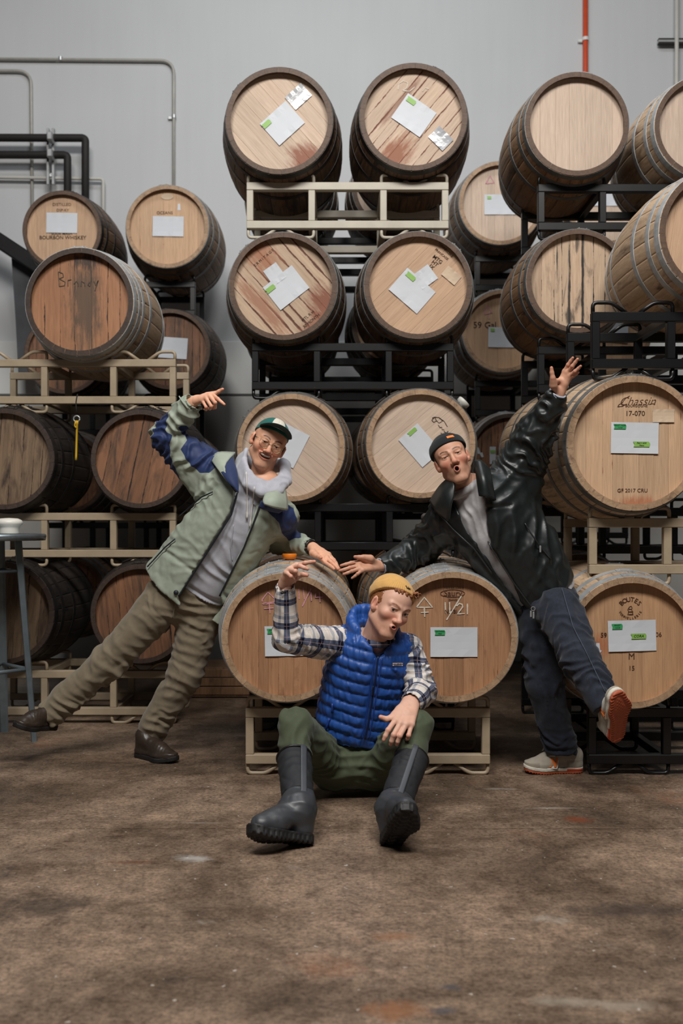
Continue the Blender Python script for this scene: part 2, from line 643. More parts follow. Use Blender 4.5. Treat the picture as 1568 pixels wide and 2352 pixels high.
def hoop_mesh(t0, t1):
    seg = 56
    prof = []
    for t, off in ((t0, .0), (t0, .0026), ((t0 + t1) / 2, .0030), (t1, .0026), (t1, .0)):
        prof.append((brad(t) + off, t))
    vs, fs = lathe_vf(prof, seg, 'y')
    parts = [(vs, fs)]
    # lapped end with two rivets, on top
    lap = []
    for k in range(7):
        a = math.pi / 2 - .12 + .04 * k
        for t in (t0 + .001, t1 - .001):
            for off in (.0028, .0062):
                r = brad(t) + off
                lap.append((r * math.cos(a), t, r * math.sin(a)))
    lf = []
    for k in range(6):
        o = k * 4
        lf += [(o + 1, o + 3, o + 7, o + 5), (o, o + 1, o + 5, o + 4), (o + 2, o + 6, o + 7, o + 3)]
    lf += [(0, 2, 3, 1), (24, 25, 27, 26)]
    parts.append((lap, lf))
    for a in (math.pi / 2 - .07, math.pi / 2 + .07):
        tm = (t0 + t1) / 2
        r = brad(tm)
        c = Vector((r * math.cos(a), tm, r * math.sin(a)))
        parts.append(tube_vf([c, c + Vector((math.cos(a), 0, math.sin(a))) * .0105], [.0055, .004], 7))
    return mesh('hoop', *merge(parts), smooth=False)


def hoopset(edges):
    out = []
    for a, b in edges:
        out.append(hoop_mesh(-BL / 2 + a, -BL / 2 + b))
    for a, b in edges:
        out.append(hoop_mesh(BL / 2 - b, BL / 2 - a))
    return out


HOOPS = {'three': hoopset(((.006, .046), (.094, .128), (.255, .29))),
         'four': hoopset(((.005, .046), (.072, .102), (.128, .158), (.25, .285)))}
bv, bf = lathe_vf([(HR - .004, BL / 2 - .04), (.001, BL / 2 - .04)], 32, 'y')
BACKHEAD = mesh('back_head', bv, [f[::-1] for f in bf])

# wood, hoop finishes
RED = lin(124, 66, 34)
HEADS = {
    'pale': wood('oak_head_pale', lin(186, 162, 141), lin(204, 181, 160), joint=lin(150, 98, 62), joint_amt=-0.3, rim=lin(176, 132, 92), rim_amt=.35, spread=.07),
    'stain_low': wood('oak_head_rim_stain', lin(190, 160, 134), lin(208, 181, 155), joint=RED, joint_amt=0.55, rim=lin(122, 62, 36), rim_amt=.9, spread=.08),
    'stain_joint': wood('oak_head_joint_stain', lin(186, 156, 128), lin(206, 178, 152), joint=lin(106, 58, 34), joint_amt=1.35, rim=lin(142, 82, 48), rim_amt=.9, spread=.14),
    'stain_heavy': wood('oak_head_wine_stain', lin(178, 142, 110), lin(200, 166, 134), joint=lin(92, 48, 28), joint_amt=1.8, rim=lin(140, 78, 42), rim_amt=1.1, dark=lin(160, 96, 58), dark_amt=.3, spread=.2),
    'stain_a': wood('oak_head_stain_low_right', lin(186, 160, 136), lin(204, 180, 156), joint=RED, joint_amt=.25, rim=lin(176, 132, 92), rim_amt=.3, spread=.07, patches=((-.03, -.27, .15, .15, lin(134, 68, 30), .95),)),
    'stain_b': wood('oak_head_stain_joints', lin(184, 157, 131), lin(204, 178, 153), joint=lin(112, 60, 34), joint_amt=1.2, rim=lin(150, 98, 60), rim_amt=.4, spread=.08, patches=((.05, -.24, .11, .24, lin(142, 76, 36), .95), (-.12, .05, .03, .3, lin(122, 66, 38), .7))),
    'stain_c': wood('oak_head_stain_wide', lin(178, 148, 118), lin(200, 172, 142), joint=lin(96, 50, 28), joint_amt=1.5, rim=lin(150, 92, 54), rim_amt=.7, spread=.14, patches=((.02, .25, .12, .30, lin(156, 92, 48), .85), (.11, -.22, .12, .16, lin(128, 64, 30), .95), (-.16, .0, .06, .3, lin(150, 92, 58), .8), (.0, -.28, .2, .08, lin(140, 78, 46), .8))),
    'brandy': wood('oak_head_dark_centre', lin(150, 98, 58), lin(178, 122, 78), joint=lin(40, 26, 18), joint_amt=.9, rim=lin(96, 56, 32), rim_amt=.5, spread=.16, patches=((.02, .0, .13, .40, lin(78, 62, 48), .85), (.03, .24, .12, .07, lin(40, 32, 28), .8))),
    'crest': wood('oak_head_crest', lin(172, 128, 88), lin(190, 146, 102), joint=lin(140, 84, 50), joint_amt=.1, rim=lin(150, 96, 58), rim_amt=.3, spread=.08, patches=((-.15, -.02, .07, .08, lin(170, 98, 52), .9),)),
    'script': wood('oak_head_script', lin(184, 148, 112), lin(202, 166, 129), joint=lin(150, 92, 58), joint_amt=.25, rim=lin(160, 110, 72), rim_amt=.3, spread=.12, patches=((.03, -.28, .16, .06, lin(164, 92, 50), .8),)),
    'tan': wood('oak_head_tan', lin(180, 142, 108), lin(200, 163, 128), joint=lin(126, 80, 48), joint_amt=-0.3, rim=lin(160, 108, 66), rim_amt=.5, spread=.08),
    'honey': wood('oak_head_honey', lin(184, 145, 108), lin(202, 163, 124), joint=lin(140, 84, 50), joint_amt=0.25, rim=lin(158, 98, 60), rim_amt=.4, spread=.14),
    'brown': wood('oak_head_brown', lin(150, 104, 66), lin(174, 126, 84), joint=lin(86, 52, 30), joint_amt=0.2, dark=lin(112, 72, 44), dark_amt=.15, rim=lin(120, 74, 42), rim_amt=.3, spread=.18),
    'rust': wood('oak_head_russet', lin(124, 80, 49), lin(150, 100, 62), joint=lin(40, 26, 18), joint_amt=0.9, dark=lin(70, 50, 36), dark_amt=.7, rim=lin(84, 50, 30), rim_amt=.4, spread=.3),
    'grime': wood('oak_head_weathered', lin(106, 84, 62), lin(134, 108, 80), joint=lin(44, 28, 20), joint_amt=0.8, dark=lin(60, 44, 34), dark_amt=.6, rim=lin(84, 50, 30), rim_amt=.6, spread=.3),
    'black': wood('oak_head_black_streaks', lin(178, 146, 116), lin(204, 176, 146), joint=lin(30, 26, 24), joint_amt=.75, dark=lin(54, 44, 38), dark_amt=.1, rim=lin(110, 78, 54), rim_amt=.4, spread=.16, patches=((.034, .0, .012, .9, lin(26, 22, 20), 1), (-.044, -.05, .010, .42, lin(34, 29, 26), .95), (-.04, -.2, .04, .07, lin(44, 38, 34), .8), (-.115, .14, .008, .16, lin(34, 29, 26), .9), (.0, .22, .02, .08, lin(40, 34, 30), .8))),
}
STAVES = {
    'pale': wood('oak_stave_pale', lin(170, 140, 108), lin(198, 170, 138), 'y', dark=lin(92, 68, 48), dark_amt=.25, spread=.25),
    'brown': wood('oak_stave_brown', lin(120, 88, 58), lin(158, 122, 84), 'y', dark=lin(52, 38, 28), dark_amt=.45, spread=.3),
    'dark': wood('oak_stave_grimy', lin(84, 60, 42), lin(124, 94, 66), 'y', dark=lin(30, 24, 21), dark_amt=.75, spread=.3),
    'black': wood('oak_stave_blackened', lin(34, 28, 25), lin(56, 46, 40), 'y', dark=lin(18, 15, 14), dark_amt=.8, spread=.3),
}
CHIMES = {
    'brown': wood('chime_brown', lin(70, 49, 34), lin(98, 71, 50), 'y', spread=.1),
    'dark': wood('chime_dark', lin(44, 32, 25), lin(70, 50, 38), 'y', spread=.2),
    'pale': wood('chime_pale', lin(146, 114, 82), lin(178, 145, 110), 'y', dark=lin(84, 56, 44), dark_amt=.1, spread=.14),
}


def hoopmat(name, c, metal, rust):
    t = NT(name)
    v = t.noise(t.coord(scale=(9, 9, 9), rnd=7), 1.5, 6, .65)
    col = t.ramp(v, [(.3, tuple(x * .72 for x in c[:3])), (.6, c), (.75, tuple(min(1, x * 1.12) for x in c[:3]))])
    s = t.noise(t.coord(scale=(14, 14, 14), rnd=3), 2, 5, .7)
    col = t.mix(t.ramp(s, [(.70 - .12 * rust, K0), (.82 - .1 * rust, (.75, .75, .75, 1))]), col, lin(86, 60, 42))
    return t.out(col, t.ramp(v, [(.3, (.36,) * 3), (.7, (.55,) * 3)]), metal)


HOOPM = {'silver': hoopmat('hoop_galvanised', lin(178, 182, 184), .35, .3), 'dull': hoopmat('hoop_dull_steel', lin(116, 117, 116), .45, .55),
         'dark': hoopmat('hoop_dark_iron', lin(48, 44, 42), .5, .5)}
M_ink = plain('black_stencil_ink', lin(58, 40, 28), .8)
M_burn = plain('branded_char', lin(74, 44, 26), .85)
M_paper = plain('white_paper', lin(200, 204, 210), .55, 0, .015, 6)
M_oldpaper = plain('aged_label', lin(198, 176, 150), .6, 0, .05, 20)
M_gtape = plain('green_tape', lin(52, 150, 88), .5, 0, .08, 30)
M_ytape = plain('lime_tape', lin(132, 178, 84), .5, 0, .08, 30)
M_pen = plain('black_marker', lin(24, 34, 30), .6)
M_chalkw = plain('white_chalk', lin(206, 196, 180), .95, 0, .15, 200)
M_chalkp = plain('pink_chalk', lin(196, 140, 150), .95, 0, .2, 200)
M_foil = plain('plastic_sleeve', lin(172, 174, 178), .16, .0, .12, 30, .5, .9)
M_bung = plain('orange_silicone', lin(236, 128, 22), .4)
M_wbung = plain('white_silicone', lin(196, 194, 186), .5)


class Barrel:
    def __init__(s, label, px, py, r, yf, head, stave, hoop='dull', chime='brown', roll=0, layout=0, group=None, hs='three', yaw=0):
        s.yf = yf
        c = P(px, py, yf)
        sc = r * yf / FPX / RC
        s.c, s.sc = c, sc
        loc = Vector((c.x, yf + BL / 2 * sc, c.z))
        if yaw:
            loc = c + Matrix.Rotation(yaw, 3, 'Z') @ Vector((0, BL / 2 * sc, 0))
        s.root = thing('barrel', label, 'barrel', loc, (0, 0, 0), sc, group)
        s.M = Matrix.Translation(loc) @ Matrix.Rotation(yaw, 4, 'Z') @ Matrix.Scale(sc, 4)
        s.root.rotation_euler = (0, 0, yaw)
        ro = math.radians(roll)
        off = random.uniform(0, .24)
        for k in range(NST):
            obj('stave', STAVE, [STAVES[stave], CHIMES[chime]], s.root, None, (0, 2 * math.pi * k / NST + off, 0))
        for me in LAYOUTS[layout]:
            obj('head_plank', me, HEADS[head], s.root, None, (0, ro, 0))
        hr = random.uniform(-.25, .25) + ro
        for me in HOOPS[hs]:
            obj('hoop', me, HOOPM[hoop], s.root, None, (0, hr, 0))
        obj('back_head', BACKHEAD, HEADS['grime'], s.root)
        s.depth = yf + .040 * sc

    def on_head(s, name, me, m, px, py, ang=0, lift=.001, parent=None):
        """a flat thing lying on the head, its centre at a pixel; ang is clockwise in the picture"""
        w = P(px, py, s.depth - lift)
        o = obj(name, me, m, parent or s.root)
        W = Matrix.Translation(w) @ Matrix.Rotation(math.radians(ang), 4, 'Y')
        pm = s.M if parent is None else s.M @ parent.matrix_basis
        o.matrix_basis = pm.inverted() @ W
        return o

    def px(s, n):
        return n * s.depth / FPX

    def text(s, body, px, py, size, ang=0, m=None, shear=0, bold=0, name='stencil_lettering'):
        return s.on_head(name, text_me(body, s.px(size) * 1.35, shear, bold=s.px(bold) * .35), m or M_ink, px, py, ang, .0022)

    def paper(s, px, py, w, h, ang=0, tape=None, tape_at=(-.36, .34), tape_sz=(.24, .16), words=None, m=None, name='paper_sheet', tape2=None, seed=0):
        W, Hh = s.px(w), s.px(h)
        rr = random.Random(int(px * 7 + py))
        nx, nz = 6, 4
        vs = [((i / nx - .5) * W, -.0012 - .003 * abs(math.sin(i * 1.9 + rr.random())) * (abs(j / nz - .5) * 2) ** 2, (j / nz - .5) * Hh) for j in range(nz + 1) for i in range(nx + 1)]
        n = len(vs)
        vs += [(a, b + .0004, c) for a, b, c in vs]
        fs = []
        for j in range(nz):
            for i in range(nx):
                a = j * (nx + 1) + i
                fs.append((a, a + 1, a + nx + 2, a + nx + 1))
        o = s.on_head(name, mesh(name, vs, fs + [tuple(k + n for k in f[::-1]) for f in fs]), m or M_paper, px, py, ang, .0035)
        for (tp, at, sz, wd) in ((tape, tape_at, tape_sz, words),) + ((tape2,) if tape2 else ()):
            if tp is None:
                continue
            x0, z0, tw, th = at[0] * W, at[1] * Hh, sz[0] * W, sz[1] * Hh
            poly = [(-.5, .5), (.42, .5), (.5, .2), (.46, -.5), (-.46, -.5), (-.4, 0)]
            tv = [(x0 + a * tw, -.0052, z0 + b * th) for a, b in poly] + [(x0 + a * tw, -.0044, z0 + b * th) for a, b in poly]
            k = len(poly)
            tf = [tuple(range(k))[::-1]] + [(i, (i + 1) % k, (i + 1) % k + k, i + k) for i in range(k)]
            obj('tape_strip', mesh('tape_strip', tv, tf), tp, o)
            if wd:
                lines = wd.split('\n')
                for q, ln in enumerate(lines):
                    me = text_me(ln, th * (.70 if len(lines) == 1 else .40), .25)
                    obj('marker_lettering', me, M_pen, o, (x0, -.0058, z0 + (0 if len(lines) == 1 else th * (.23 - .46 * q))))
        return o

    def strokes(s, name, px, py, lines, width, m, seed=1):
        """lines in picture pixels relative to (px, py)"""
        k = s.px(1)
        return s.on_head(name, mesh(name, *strokes_vf([[(a * k, -b * k) for a, b in ln] for ln in lines], width * k, seed=seed)), m, px, py, 0, .0016)

    def bung(s, m, ang=0, t=0, big=1):
        r = brad(t)
        vs, fs = lathe_vf([(.001, -.012), (.020, -.012), (.022, .006), (.034, .010), (.036, .030), (.033, .033), (.028, .028), (.001, .026)], 20)
        vs = [(a * big, b * big, c * big + r) for a, b, c in vs]
        return obj('bung', mesh('bung', vs, fs, True), m, s.root, (0, t, 0), (0, ang, 0))

# ------------------------------------------------------------------ barrel racks
RW, RD, RH, RT, LP = 1.145, .55, .262, .044, .054


def rackmat(name, c, rough, var):
    t = NT(name)
    v = t.noise(t.coord(rnd=9), 9, 5, .6)
    col = t.ramp(v, [(.3, tuple(x * (1 - var) for x in c[:3])), (.7, tuple(x * (1 + var * .4) for x in c[:3]))])
    s = t.noise(t.coord(rnd=5), 40, 4, .7)
    col = t.mix(t.ramp(s, [(.72, K0), (.78, (.8, .8, .8, 1))]), col, lin(96, 80, 66))
    return t.out(col, rough, 0, v, .05, .001)


RM = {'tan': rackmat('tan_enamel', lin(166, 149, 125), .45, .16), 'ivory': rackmat('ivory_enamel', lin(186, 178, 162), .42, .12), 'black': rackmat('black_enamel', lin(13, 13, 15), .36, .3)}
rail_me = box('rail', (0, 0, 0), (RW, RT, RT), .003)
post_me = box('post', (0, 0, 0), (RT * .86, RT * .9, RH - 2 * RT), .003)
side_me = box('side_rail', (0, 0, 0), (RT * .86, RD - RT, RT * .9), .003)
LOOPW = .388


def rod_me(sx, sz):
    h = LP - .007
    pts = [(-LOOPW / 2 + .008, 0, -.004), (-LOOPW / 2 + .008, 0, h), (-LOOPW / 2 + .095, 0, h), (-.028, 0, -.003)]
    p = fillet([(a * sx, b, c * sz) for a, b, c in pts], .022, 4)
    return tube('cradle_rod', p, .0095, 8)


RODS = {(sx, sz): rod_me(sx, sz) for sx in (1, -1) for sz in (1, -1)}
CR = RW / 2 - LOOPW / 2


def rack(label, pxc, py_rail, y, color, group):
    c = P(pxc, py_rail, y)
    z0 = c.z - RH - LP
    r = thing('barrel_rack', label, 'barrel rack', (c.x, y + RD / 2, 0 if z0 < .08 else z0), (0, 0, 0), 1, group)
    m = RM[color]
    b, t = LP, LP + RH
    for yy in (-RD / 2 + RT / 2, RD / 2 - RT / 2):
        obj('rail', rail_me, m, r, (0, yy, t - RT / 2))
        obj('rail', rail_me, m, r, (0, yy, b + RT / 2))
        for x in (-RW / 2 + RT * .43, -CR + LOOPW / 2 - RT * .43, CR - LOOPW / 2 + RT * .43, RW / 2 - RT * .43):
            obj('post', post_me, m, r, (x, yy, b + RH / 2))
        for cx in (-CR, CR):
            for sx in (1, -1):
                obj('cradle_rod', RODS[(sx, 1)], m, r, (cx, yy, t))
                obj('cradle_rod', RODS[(sx, -1)], m, r, (cx, yy, b))
    for x in (-CR + LOOPW / 2 - RT * .43, CR - LOOPW / 2 + RT * .43):
        for zz in (t - RT / 2, b + RT / 2):
            obj('side_rail', side_me, m, r, (x, 0, zz))
    return r


G = 'barrel racks in the middle stack'
rack('ivory steel barrel rack under the two topmost middle barrels', 798, 418, 5.64, 'ivory', G)
rack('black steel barrel rack under the second row of the middle stack', 810, 788, 5.64, 'black', G)
rack('black steel barrel rack behind the leaning men, third down in the middle stack', 812, 1157, 5.64, 'black', G)
rack('black barrel rack on the floor behind the tan floor rack in the middle', 812, 1527, 5.64, 'black', G)
rack('tan steel barrel rack standing on the floor behind the seated man', 844.5, 1627, 4.66, 'tan', 'racks in the front row')
G = 'barrel racks behind the middle stack'
for i, (py, lb) in enumerate(((545, 'black rack behind the ivory rack, topmost of the rear middle stack'), (865, 'rear black rack seen between the second-row middle barrels'),
                              (1178, 'rear black rack seen between the third-row middle barrels'), (1492, 'lowest rear rack behind the front pair of barrels'))):
    rack(lb, 806, py, 6.92, 'black', G)
G = 'barrel racks in the left stack'
rack('tan barrel rack under the single brown barrel at left', 180, 825, 5.86, 'tan', G)
rack('tan barrel rack beside the green jacket, between the two left barrel rows', 180, 1178, 5.86, 'tan', G)
rack('tan barrel rack on the floor behind the olive trousers', 180, 1532, 5.86, 'tan', G)
G = 'barrel racks behind the left stack'
rack('black rack below the upper rear barrel with an oval plate', 273, 646, 7.5, 'black', G)
rack('rear rack seen through the top tan rack at left', 273, 920, 7.5, 'black', G)
rack('rear rack seen through the middle tan rack at left', 273, 1200, 7.5, 'black', G)
G = 'racks in the front row'
rack('black barrel rack right of the raised hand, over the widest pale barrel', 1643, 716, 4.62, 'black', G)
rack('tan barrel rack under the large pale barrel at right edge', 1634, 1190, 4.66, 'tan', G)
rack('black barrel rack on the floor behind the raised sneaker', 1632, 1637, 4.66, 'black', G)
G = 'barrel racks in the right middle stack'
rack('topmost black rack under the bare pale barrel at upper right', 1467, 422, 5.66, 'black', G)
rack('black rack under the black-streaked barrel head', 1467, 795, 5.66, 'black', G)
rack('black rack hidden behind the large pale barrel at right', 1467, 1166, 5.66, 'black', G)
rack('black rack on the floor behind the standing jeans leg', 1467, 1536, 5.66, 'black', G)
G = 'barrel racks behind the right stack'
rack('rear black rack below the barrel with a paper at upper right', 1267, 587, 7.45, 'black', G)
rack('rear black rack below the barrel lettered with a volume', 1267, 874, 7.45, 'black', G)
rack('rear black rack behind the raised black sleeve', 1267, 1156, 7.45, 'black', G)

# ------------------------------------------------------------------ barrels
G = 'barrels in the middle stack'
b = Barrel('top left barrel of the middle stack with clear sleeve and tilted paper', 641, 277, 123, 5.55, 'stain_a', 'dark', 'dark', 'brown', -42, 0, G)
b.paper(648.5, 283.5, 79, 67, -42, M_ytape, (-.36, .34), (.3, .17))
b.paper(685, 222, 50, 38, -42, m=M_foil, name='clear_sleeve')
b = Barrel('top right barrel of the middle stack with red-stained diagonal joints', 949, 268, 123.5, 5.55, 'stain_b', 'dark', 'dark', 'brown', 40, 1, G)
b.paper(950, 265, 80, 68, 35, M_ytape, (-.30, .34), (.3, .17))
b.paper(1012, 318, 46, 36, 45, m=M_foil, name='clear_sleeve')
b.strokes('chalk_mark', 930, 200, [[(-16, 6), (-14, -8), (-4, -14), (6, -10), (4, 2), (-6, 8), (10, 10), (22, 0)], [(40, 10), (46, 2), (54, 4)]], 2.2, M_chalkw)
b = Barrel('heavily wine-stained barrel in the second row of the middle stack', 650, 657, 124, 5.55, 'stain_c', 'dark', 'dull', 'brown', -42, 1, G)
b.paper(657, 661, 84, 66, -38, M_ytape, (-.36, .30), (.3, .17))
b.paper(631, 630, 36, 42, -36, name='small_card')
b.text('E R M I T A G E', 606, 592, 6.5, -41)
b.text('MTL R H', 707, 726, 7, -40)
b.text('30 MONTH', 715, 737, 7, -40)
b = Barrel('clean tan barrel in the second row with stencilled letters and two papers', 960, 655, 123.5, 5.55, 'tan', 'dark', 'dull', 'brown', 45, 2, G)
b.paper(946, 668, 86, 66, 41, M_ytape, (-.28, .34), (.3, .17))
b.paper(976, 636, 44, 40, -36, name='small_card')
b.paper(1036, 633, 40, 26, 40, m=M_oldpaper, name='old_label')
for tx, x, y in (('MTG', 1004.5, 596), ('HT', 998.5, 605), ('JX', 991, 613)):
    b.text(tx, x, y, 9, 40, bold=.3)
b.text('FRANCAISE', 1014, 584, 5.5, 40, M_burn)
b.text('TONNELLERIE', 1023, 574, 5.5, 46, M_burn)
b = Barrel('third-row barrel behind the man in the green cap', 668, 1028, 123.5, 5.55, 'pale', 'brown', 'dull', 'pale', -50, 1, G)
b.paper(660, 1022, 72, 84, 27)
b = Barrel('third-row barrel behind the man in the black beanie', 966, 1019, 125, 5.55, 'pale', 'brown', 'dull', 'pale', 50, 2, G)
b.paper(964, 1023, 58, 84, -41, M_ytape, (.12, .42), (.42, .11))
b.strokes('burned_signature', 1012, 978, [[(-20, -18), (-14, -20), (-10, -12), (-16, -8), (-21, -13), (-14, -20), (-4, -19), (4, -11), (-4, -6), (-10, -12)],
                                          [(-4, -19), (8, -10), (15, 2)], [(-6, -2), (-2, 4), (2, 3), (3, 9), (7, 8), (8, 14), (13, 16), (17, 12)], [(0, 16), (5, 22), (10, 20), (3, 18)]], 1.3, M_ink)
b.bung(M_wbung, .80, -.42, 1.05)
b = Barrel('shadowed barrel behind the front pair, left of the two in the lowest middle row', 664, 1394, 122, 5.55, 'brown', 'brown', 'dull', 'brown', 10, 0, G)
b = Barrel('shadowed barrel behind the front pair, right of the two in the lowest middle row', 966, 1392, 122, 5.55, 'brown', 'brown', 'dull', 'brown', -20, 1, G)
G = 'barrels behind the middle stack'
for i, (py, nm) in enumerate(((430, 'topmost row'), (746, 'second row'), (1046, 'third row'), (1352, 'lowest row'))):
    for px, sd in ((664, 'left'), (905, 'right')):
        Barrel('%s barrel of the pair standing behind the middle stack, %s' % (sd, nm), px, py, 96, 6.72, ['pale', 'tan', 'tan', 'brown'][i], 'dark' if i < 2 else 'brown', 'dull', 'pale', i * 37 + px, i % 3, G)

G = 'barrels in the front pair'
b = Barrel('front barrel with pink chalk date and orange bung, left of the seated man', 657, 1464, 148, 4.55, 'brown', 'pale', 'silver', 'pale', 0, 1, G, 'four')
b.paper(660, 1472, 104, 69, -1, M_gtape, (-.34, .33), (.22, .17), 'CORN\n1/12')
b.bung(M_bung, .0, -.17)
b.strokes('chalk_mark', 618, 1384, [[(-16, -2), (-16, -7), (-3, -24), (12, -10), (12, -2), (-16, 3), (-14, 4), (12, 1)], [(0, 2), (2, 25)], [(-12, 14), (10, 12)]], 2.5, M_chalkp)
b.strokes('chalk_mark', 715, 1374, [[(-29, -24), (-28, 2)], [(-19, -24), (-16, 2)], [(-1, -22), (-21, 19)], [(-1, -14), (0, 6)], [(10, -12), (9, -2), (27, -3)], [(18, -15), (20, 9)]], 2.5, M_chalkp, 4)
b = Barrel('front barrel with white chalk date, right of the seated man', 1038, 1463, 150, 4.55, 'brown', 'pale', 'silver', 'pale', 0, 2, G, 'four')
b.paper(1042, 1474.5, 108, 68, 0, M_gtape, (-.30, .32), (.23, .17), 'ONTARIO\nMIX')
b.text('Saury', 1040, 1363, 14, 0, M_burn)
k = [(28 * math.cos(a), 8.5 * math.sin(a)) for a in np.linspace(0, 2 * math.pi, 26)]
b.strokes('branded_oval', 1039, 1363, [k], 1.2, M_burn)
b.text('T O N N E L L E R I E', 1042, 1350, 3.6, 0, M_burn)
b.text('FRANCE', 1040, 1378, 4, 0, M_burn)
b.text('NOBLE', 1040, 1405, 9, 0, M_burn)
b.strokes('chalk_mark', 974, 1390, [[(-18, 5), (0, -18), (19, 5), (-18, 5)], [(0, 6), (1, 27)], [(-8, 17), (10, 16)]], 2.7, M_chalkw)
b.strokes('chalk_mark', 1048, 1394, [[(-26, -11), (-25, 15)], [(-16, -11), (-15, 14)], [(11, -25), (-23, 30)], [(0, -2), (6, -8), (13, -6), (14, 0), (2, 16), (19, 15)], [(25, -8), (25, 17)]], 2.7, M_chalkw, 3)

G = 'barrels in the left stack'
b = Barrel('russet barrel with faded handwriting resting alone on the top left rack', 182, 693, 124, 5.75, 'brandy', 'pale', 'silver', 'dark', 0, 2, G, 'four')
b.strokes('faded_writing', 172, 644, [[(-38, -20), (-36, 14)], [(-38, -20), (-28, -16), (-26, -8), (-36, -4), (-22, 4), (-24, 12), (-36, 14)], [(-16, 14), (-16, 0), (-8, -2)], [(-2, 8), (4, 2), (8, 8), (8, 14)], [(14, 14), (15, 2), (22, 6), (23, 14)],
                                      [(34, 4), (30, 10), (35, 14), (38, -8)], [(44, 2), (48, 12), (54, 0), (46, 24)]], 1.7, plain('faded_ink', lin(72, 66, 56), .8))
Barrel('dark-sided barrel at the left edge, second row of the left stack', 8, 1054, 116, 5.75, 'grime', 'black', 'dark', 'dark', 4, 1, G)
Barrel('orange-brown barrel behind the raised green sleeve', 322, 1054, 113, 5.75, 'rust', 'black', 'dark', 'dark', 12, 2, G)
Barrel('dark barrel behind the metal stool, lowest left row', 6, 1408, 118, 5.75, 'grime', 'black', 'dark', 'dark', 5, 0, G)
Barrel('shadowed brown barrel behind the olive trousers', 322, 1410, 114, 5.75, 'rust', 'black', 'dark', 'dark', -6, 1, G)
G = 'barrels behind the left stack'
b = Barrel('rear upper left barrel with stencilled whiskey lettering and paper', 142, 528, 90, 7.3, 'tan', 'dark', 'dark', 'dark', 0, 1, G)
b.paper(142, 512, 71, 46, 1)
b.text('BOURBON WHISKEY', 144, 546, 8.5, 0, bold=.25)
b.text('SOUR MASH', 142, 537, 6.5, 0, bold=.2)
b.text('DISTILLED', 142, 470, 7, 0, M_burn)
b.text('DSP-KY', 144, 483, 6.5, 0, M_burn)
b = Barrel('rear upper barrel with an oval plate and paper, right of the whiskey barrel', 384, 520, 95, 7.3, 'honey', 'brown', 'dull', 'pale', 0, 2, G)
b.paper(386, 520, 71, 46, 1)
b.on_head('oval_plate', mesh('oval_plate', *merge([([(.046 * math.cos(a), -.003, .022 * math.sin(a)) for a in np.linspace(0, 6.283, 20, False)], [tuple(range(19, -1, -1))])])), M_oldpaper, 384, 452)
b.text('OCEANS', 378, 489, 7, 0, M_burn)
b.strokes('label_scrap', 411, 475, [[(0, -7), (0, 8)]], 6, M_paper)
b = Barrel('rear brown barrel with tilted paper behind the russet barrel', 390, 802, 92, 7.3, 'rust', 'dark', 'dark', 'dark', 0, 1, G)
b.paper(394, 799, 72, 48, 4)
Barrel('rear barrel mostly hidden behind the russet barrel', 148, 812, 92, 7.3, 'rust', 'dark', 'dark', 'dark', 0, 0, G)
Barrel('rear barrel seen between the two second-row left barrels', 152, 1086, 92, 7.3, 'rust', 'dark', 'dull', 'dark', 0, 2, G)
Barrel('rear barrel behind the raised green sleeve', 392, 1086, 92, 7.3, 'tan', 'dark', 'dull', 'dark', 0, 1, G)
Barrel('rear barrel seen between the two lowest left barrels', 152, 1368, 92, 7.3, 'rust', 'dark', 'dull', 'pale', 0, 2, G)

G = 'barrels in the right front stack'
Barrel('large barrel cut by the right edge above the upper black rack', 1664, 532, 150, 4.50, 'tan', 'pale', 'silver', 'brown', 8, 0, G)
b = Barrel('large pale barrel with script brand and two green tapes at right', 1457, 1018, 155, 4.55, 'script', 'pale', 'dull', 'pale', 0, 1, G)
b.paper(1457, 1006, 109, 71, 1, M_gtape, (-.32, .36), (.27, .16), 'PINOT NOIR\n11/13', tape2=(M_ytape, (.14, -.20), (.36, .17), 'Paid + 6/23\nMano'))
b.text('Chassin', 1462, 922, 20, -1, M_burn, .45, -1.2)
b.strokes('script_flourish', 1462, 925, [[(-16, -16), (-26, -10), (-34, 0), (-42, 5), (-44, 9), (-34, 8), (-22, 3)], [(28, 4), (36, 2), (42, 3)]], 1.3, M_burn)
b.text('BOURGOGNE', 1461, 932.5, 6, 0, M_burn)
b.text('17-070', 1458, 950, 12, 0, M_ink, bold=.25)
b.text('GF 2017 CRU', 1452, 1127, 9, 0, M_burn)
b.paper(1523, 955, 50, 30, 0, m=M_oldpaper, name='torn_label')
b = Barrel('lowest right barrel with crest brand behind the raised sneaker', 1452, 1476, 151, 4.52, 'crest', 'pale', 'silver', 'pale', 0, 2, G)
b.paper(1451, 1460, 110, 71, -1.5, M_gtape, (-.31, .31), (.23, .17), 'PINOT\n11/13', tape2=(M_ytape, (.13, -.02), (.33, .17), 'CORA'))
for i, ch in enumerate('BOUTES'):
    a = math.radians(-47 + i * 19)
    b.text(ch, 1447 + 27 * math.sin(a), 1404 - 27 * math.cos(a) + 0, 11, math.degrees(a), M_burn, bold=.25)
for i, ch in enumerate('TONNELLERIE'):
    a = math.radians(-62 + i * 12.4)
    b.text(ch, 1447 + 27 * math.sin(a), 1393 + 27 * math.cos(a), 5.5, -math.degrees(a), M_burn)
b.strokes('branded_crest', 1447, 1402, [[(-5, 8), (-4, 2), (-6, -2), (-2, -8), (2, -10), (4, -6), (3, -1), (6, 3), (5, 8)], [(-4, -3), (4, -3)], [(-5, 3), (5, 3)], [(-7, 9), (7, 9)]], 1.6, M_burn)
b.text('59', 1386, 1459, 11, 0, M_burn)
b.text('06', 1512, 1458, 11, 0, M_burn)
b.text('M', 1450, 1508, 15, 0, M_burn)
b.text('15', 1450, 1535, 11, 0, M_burn)
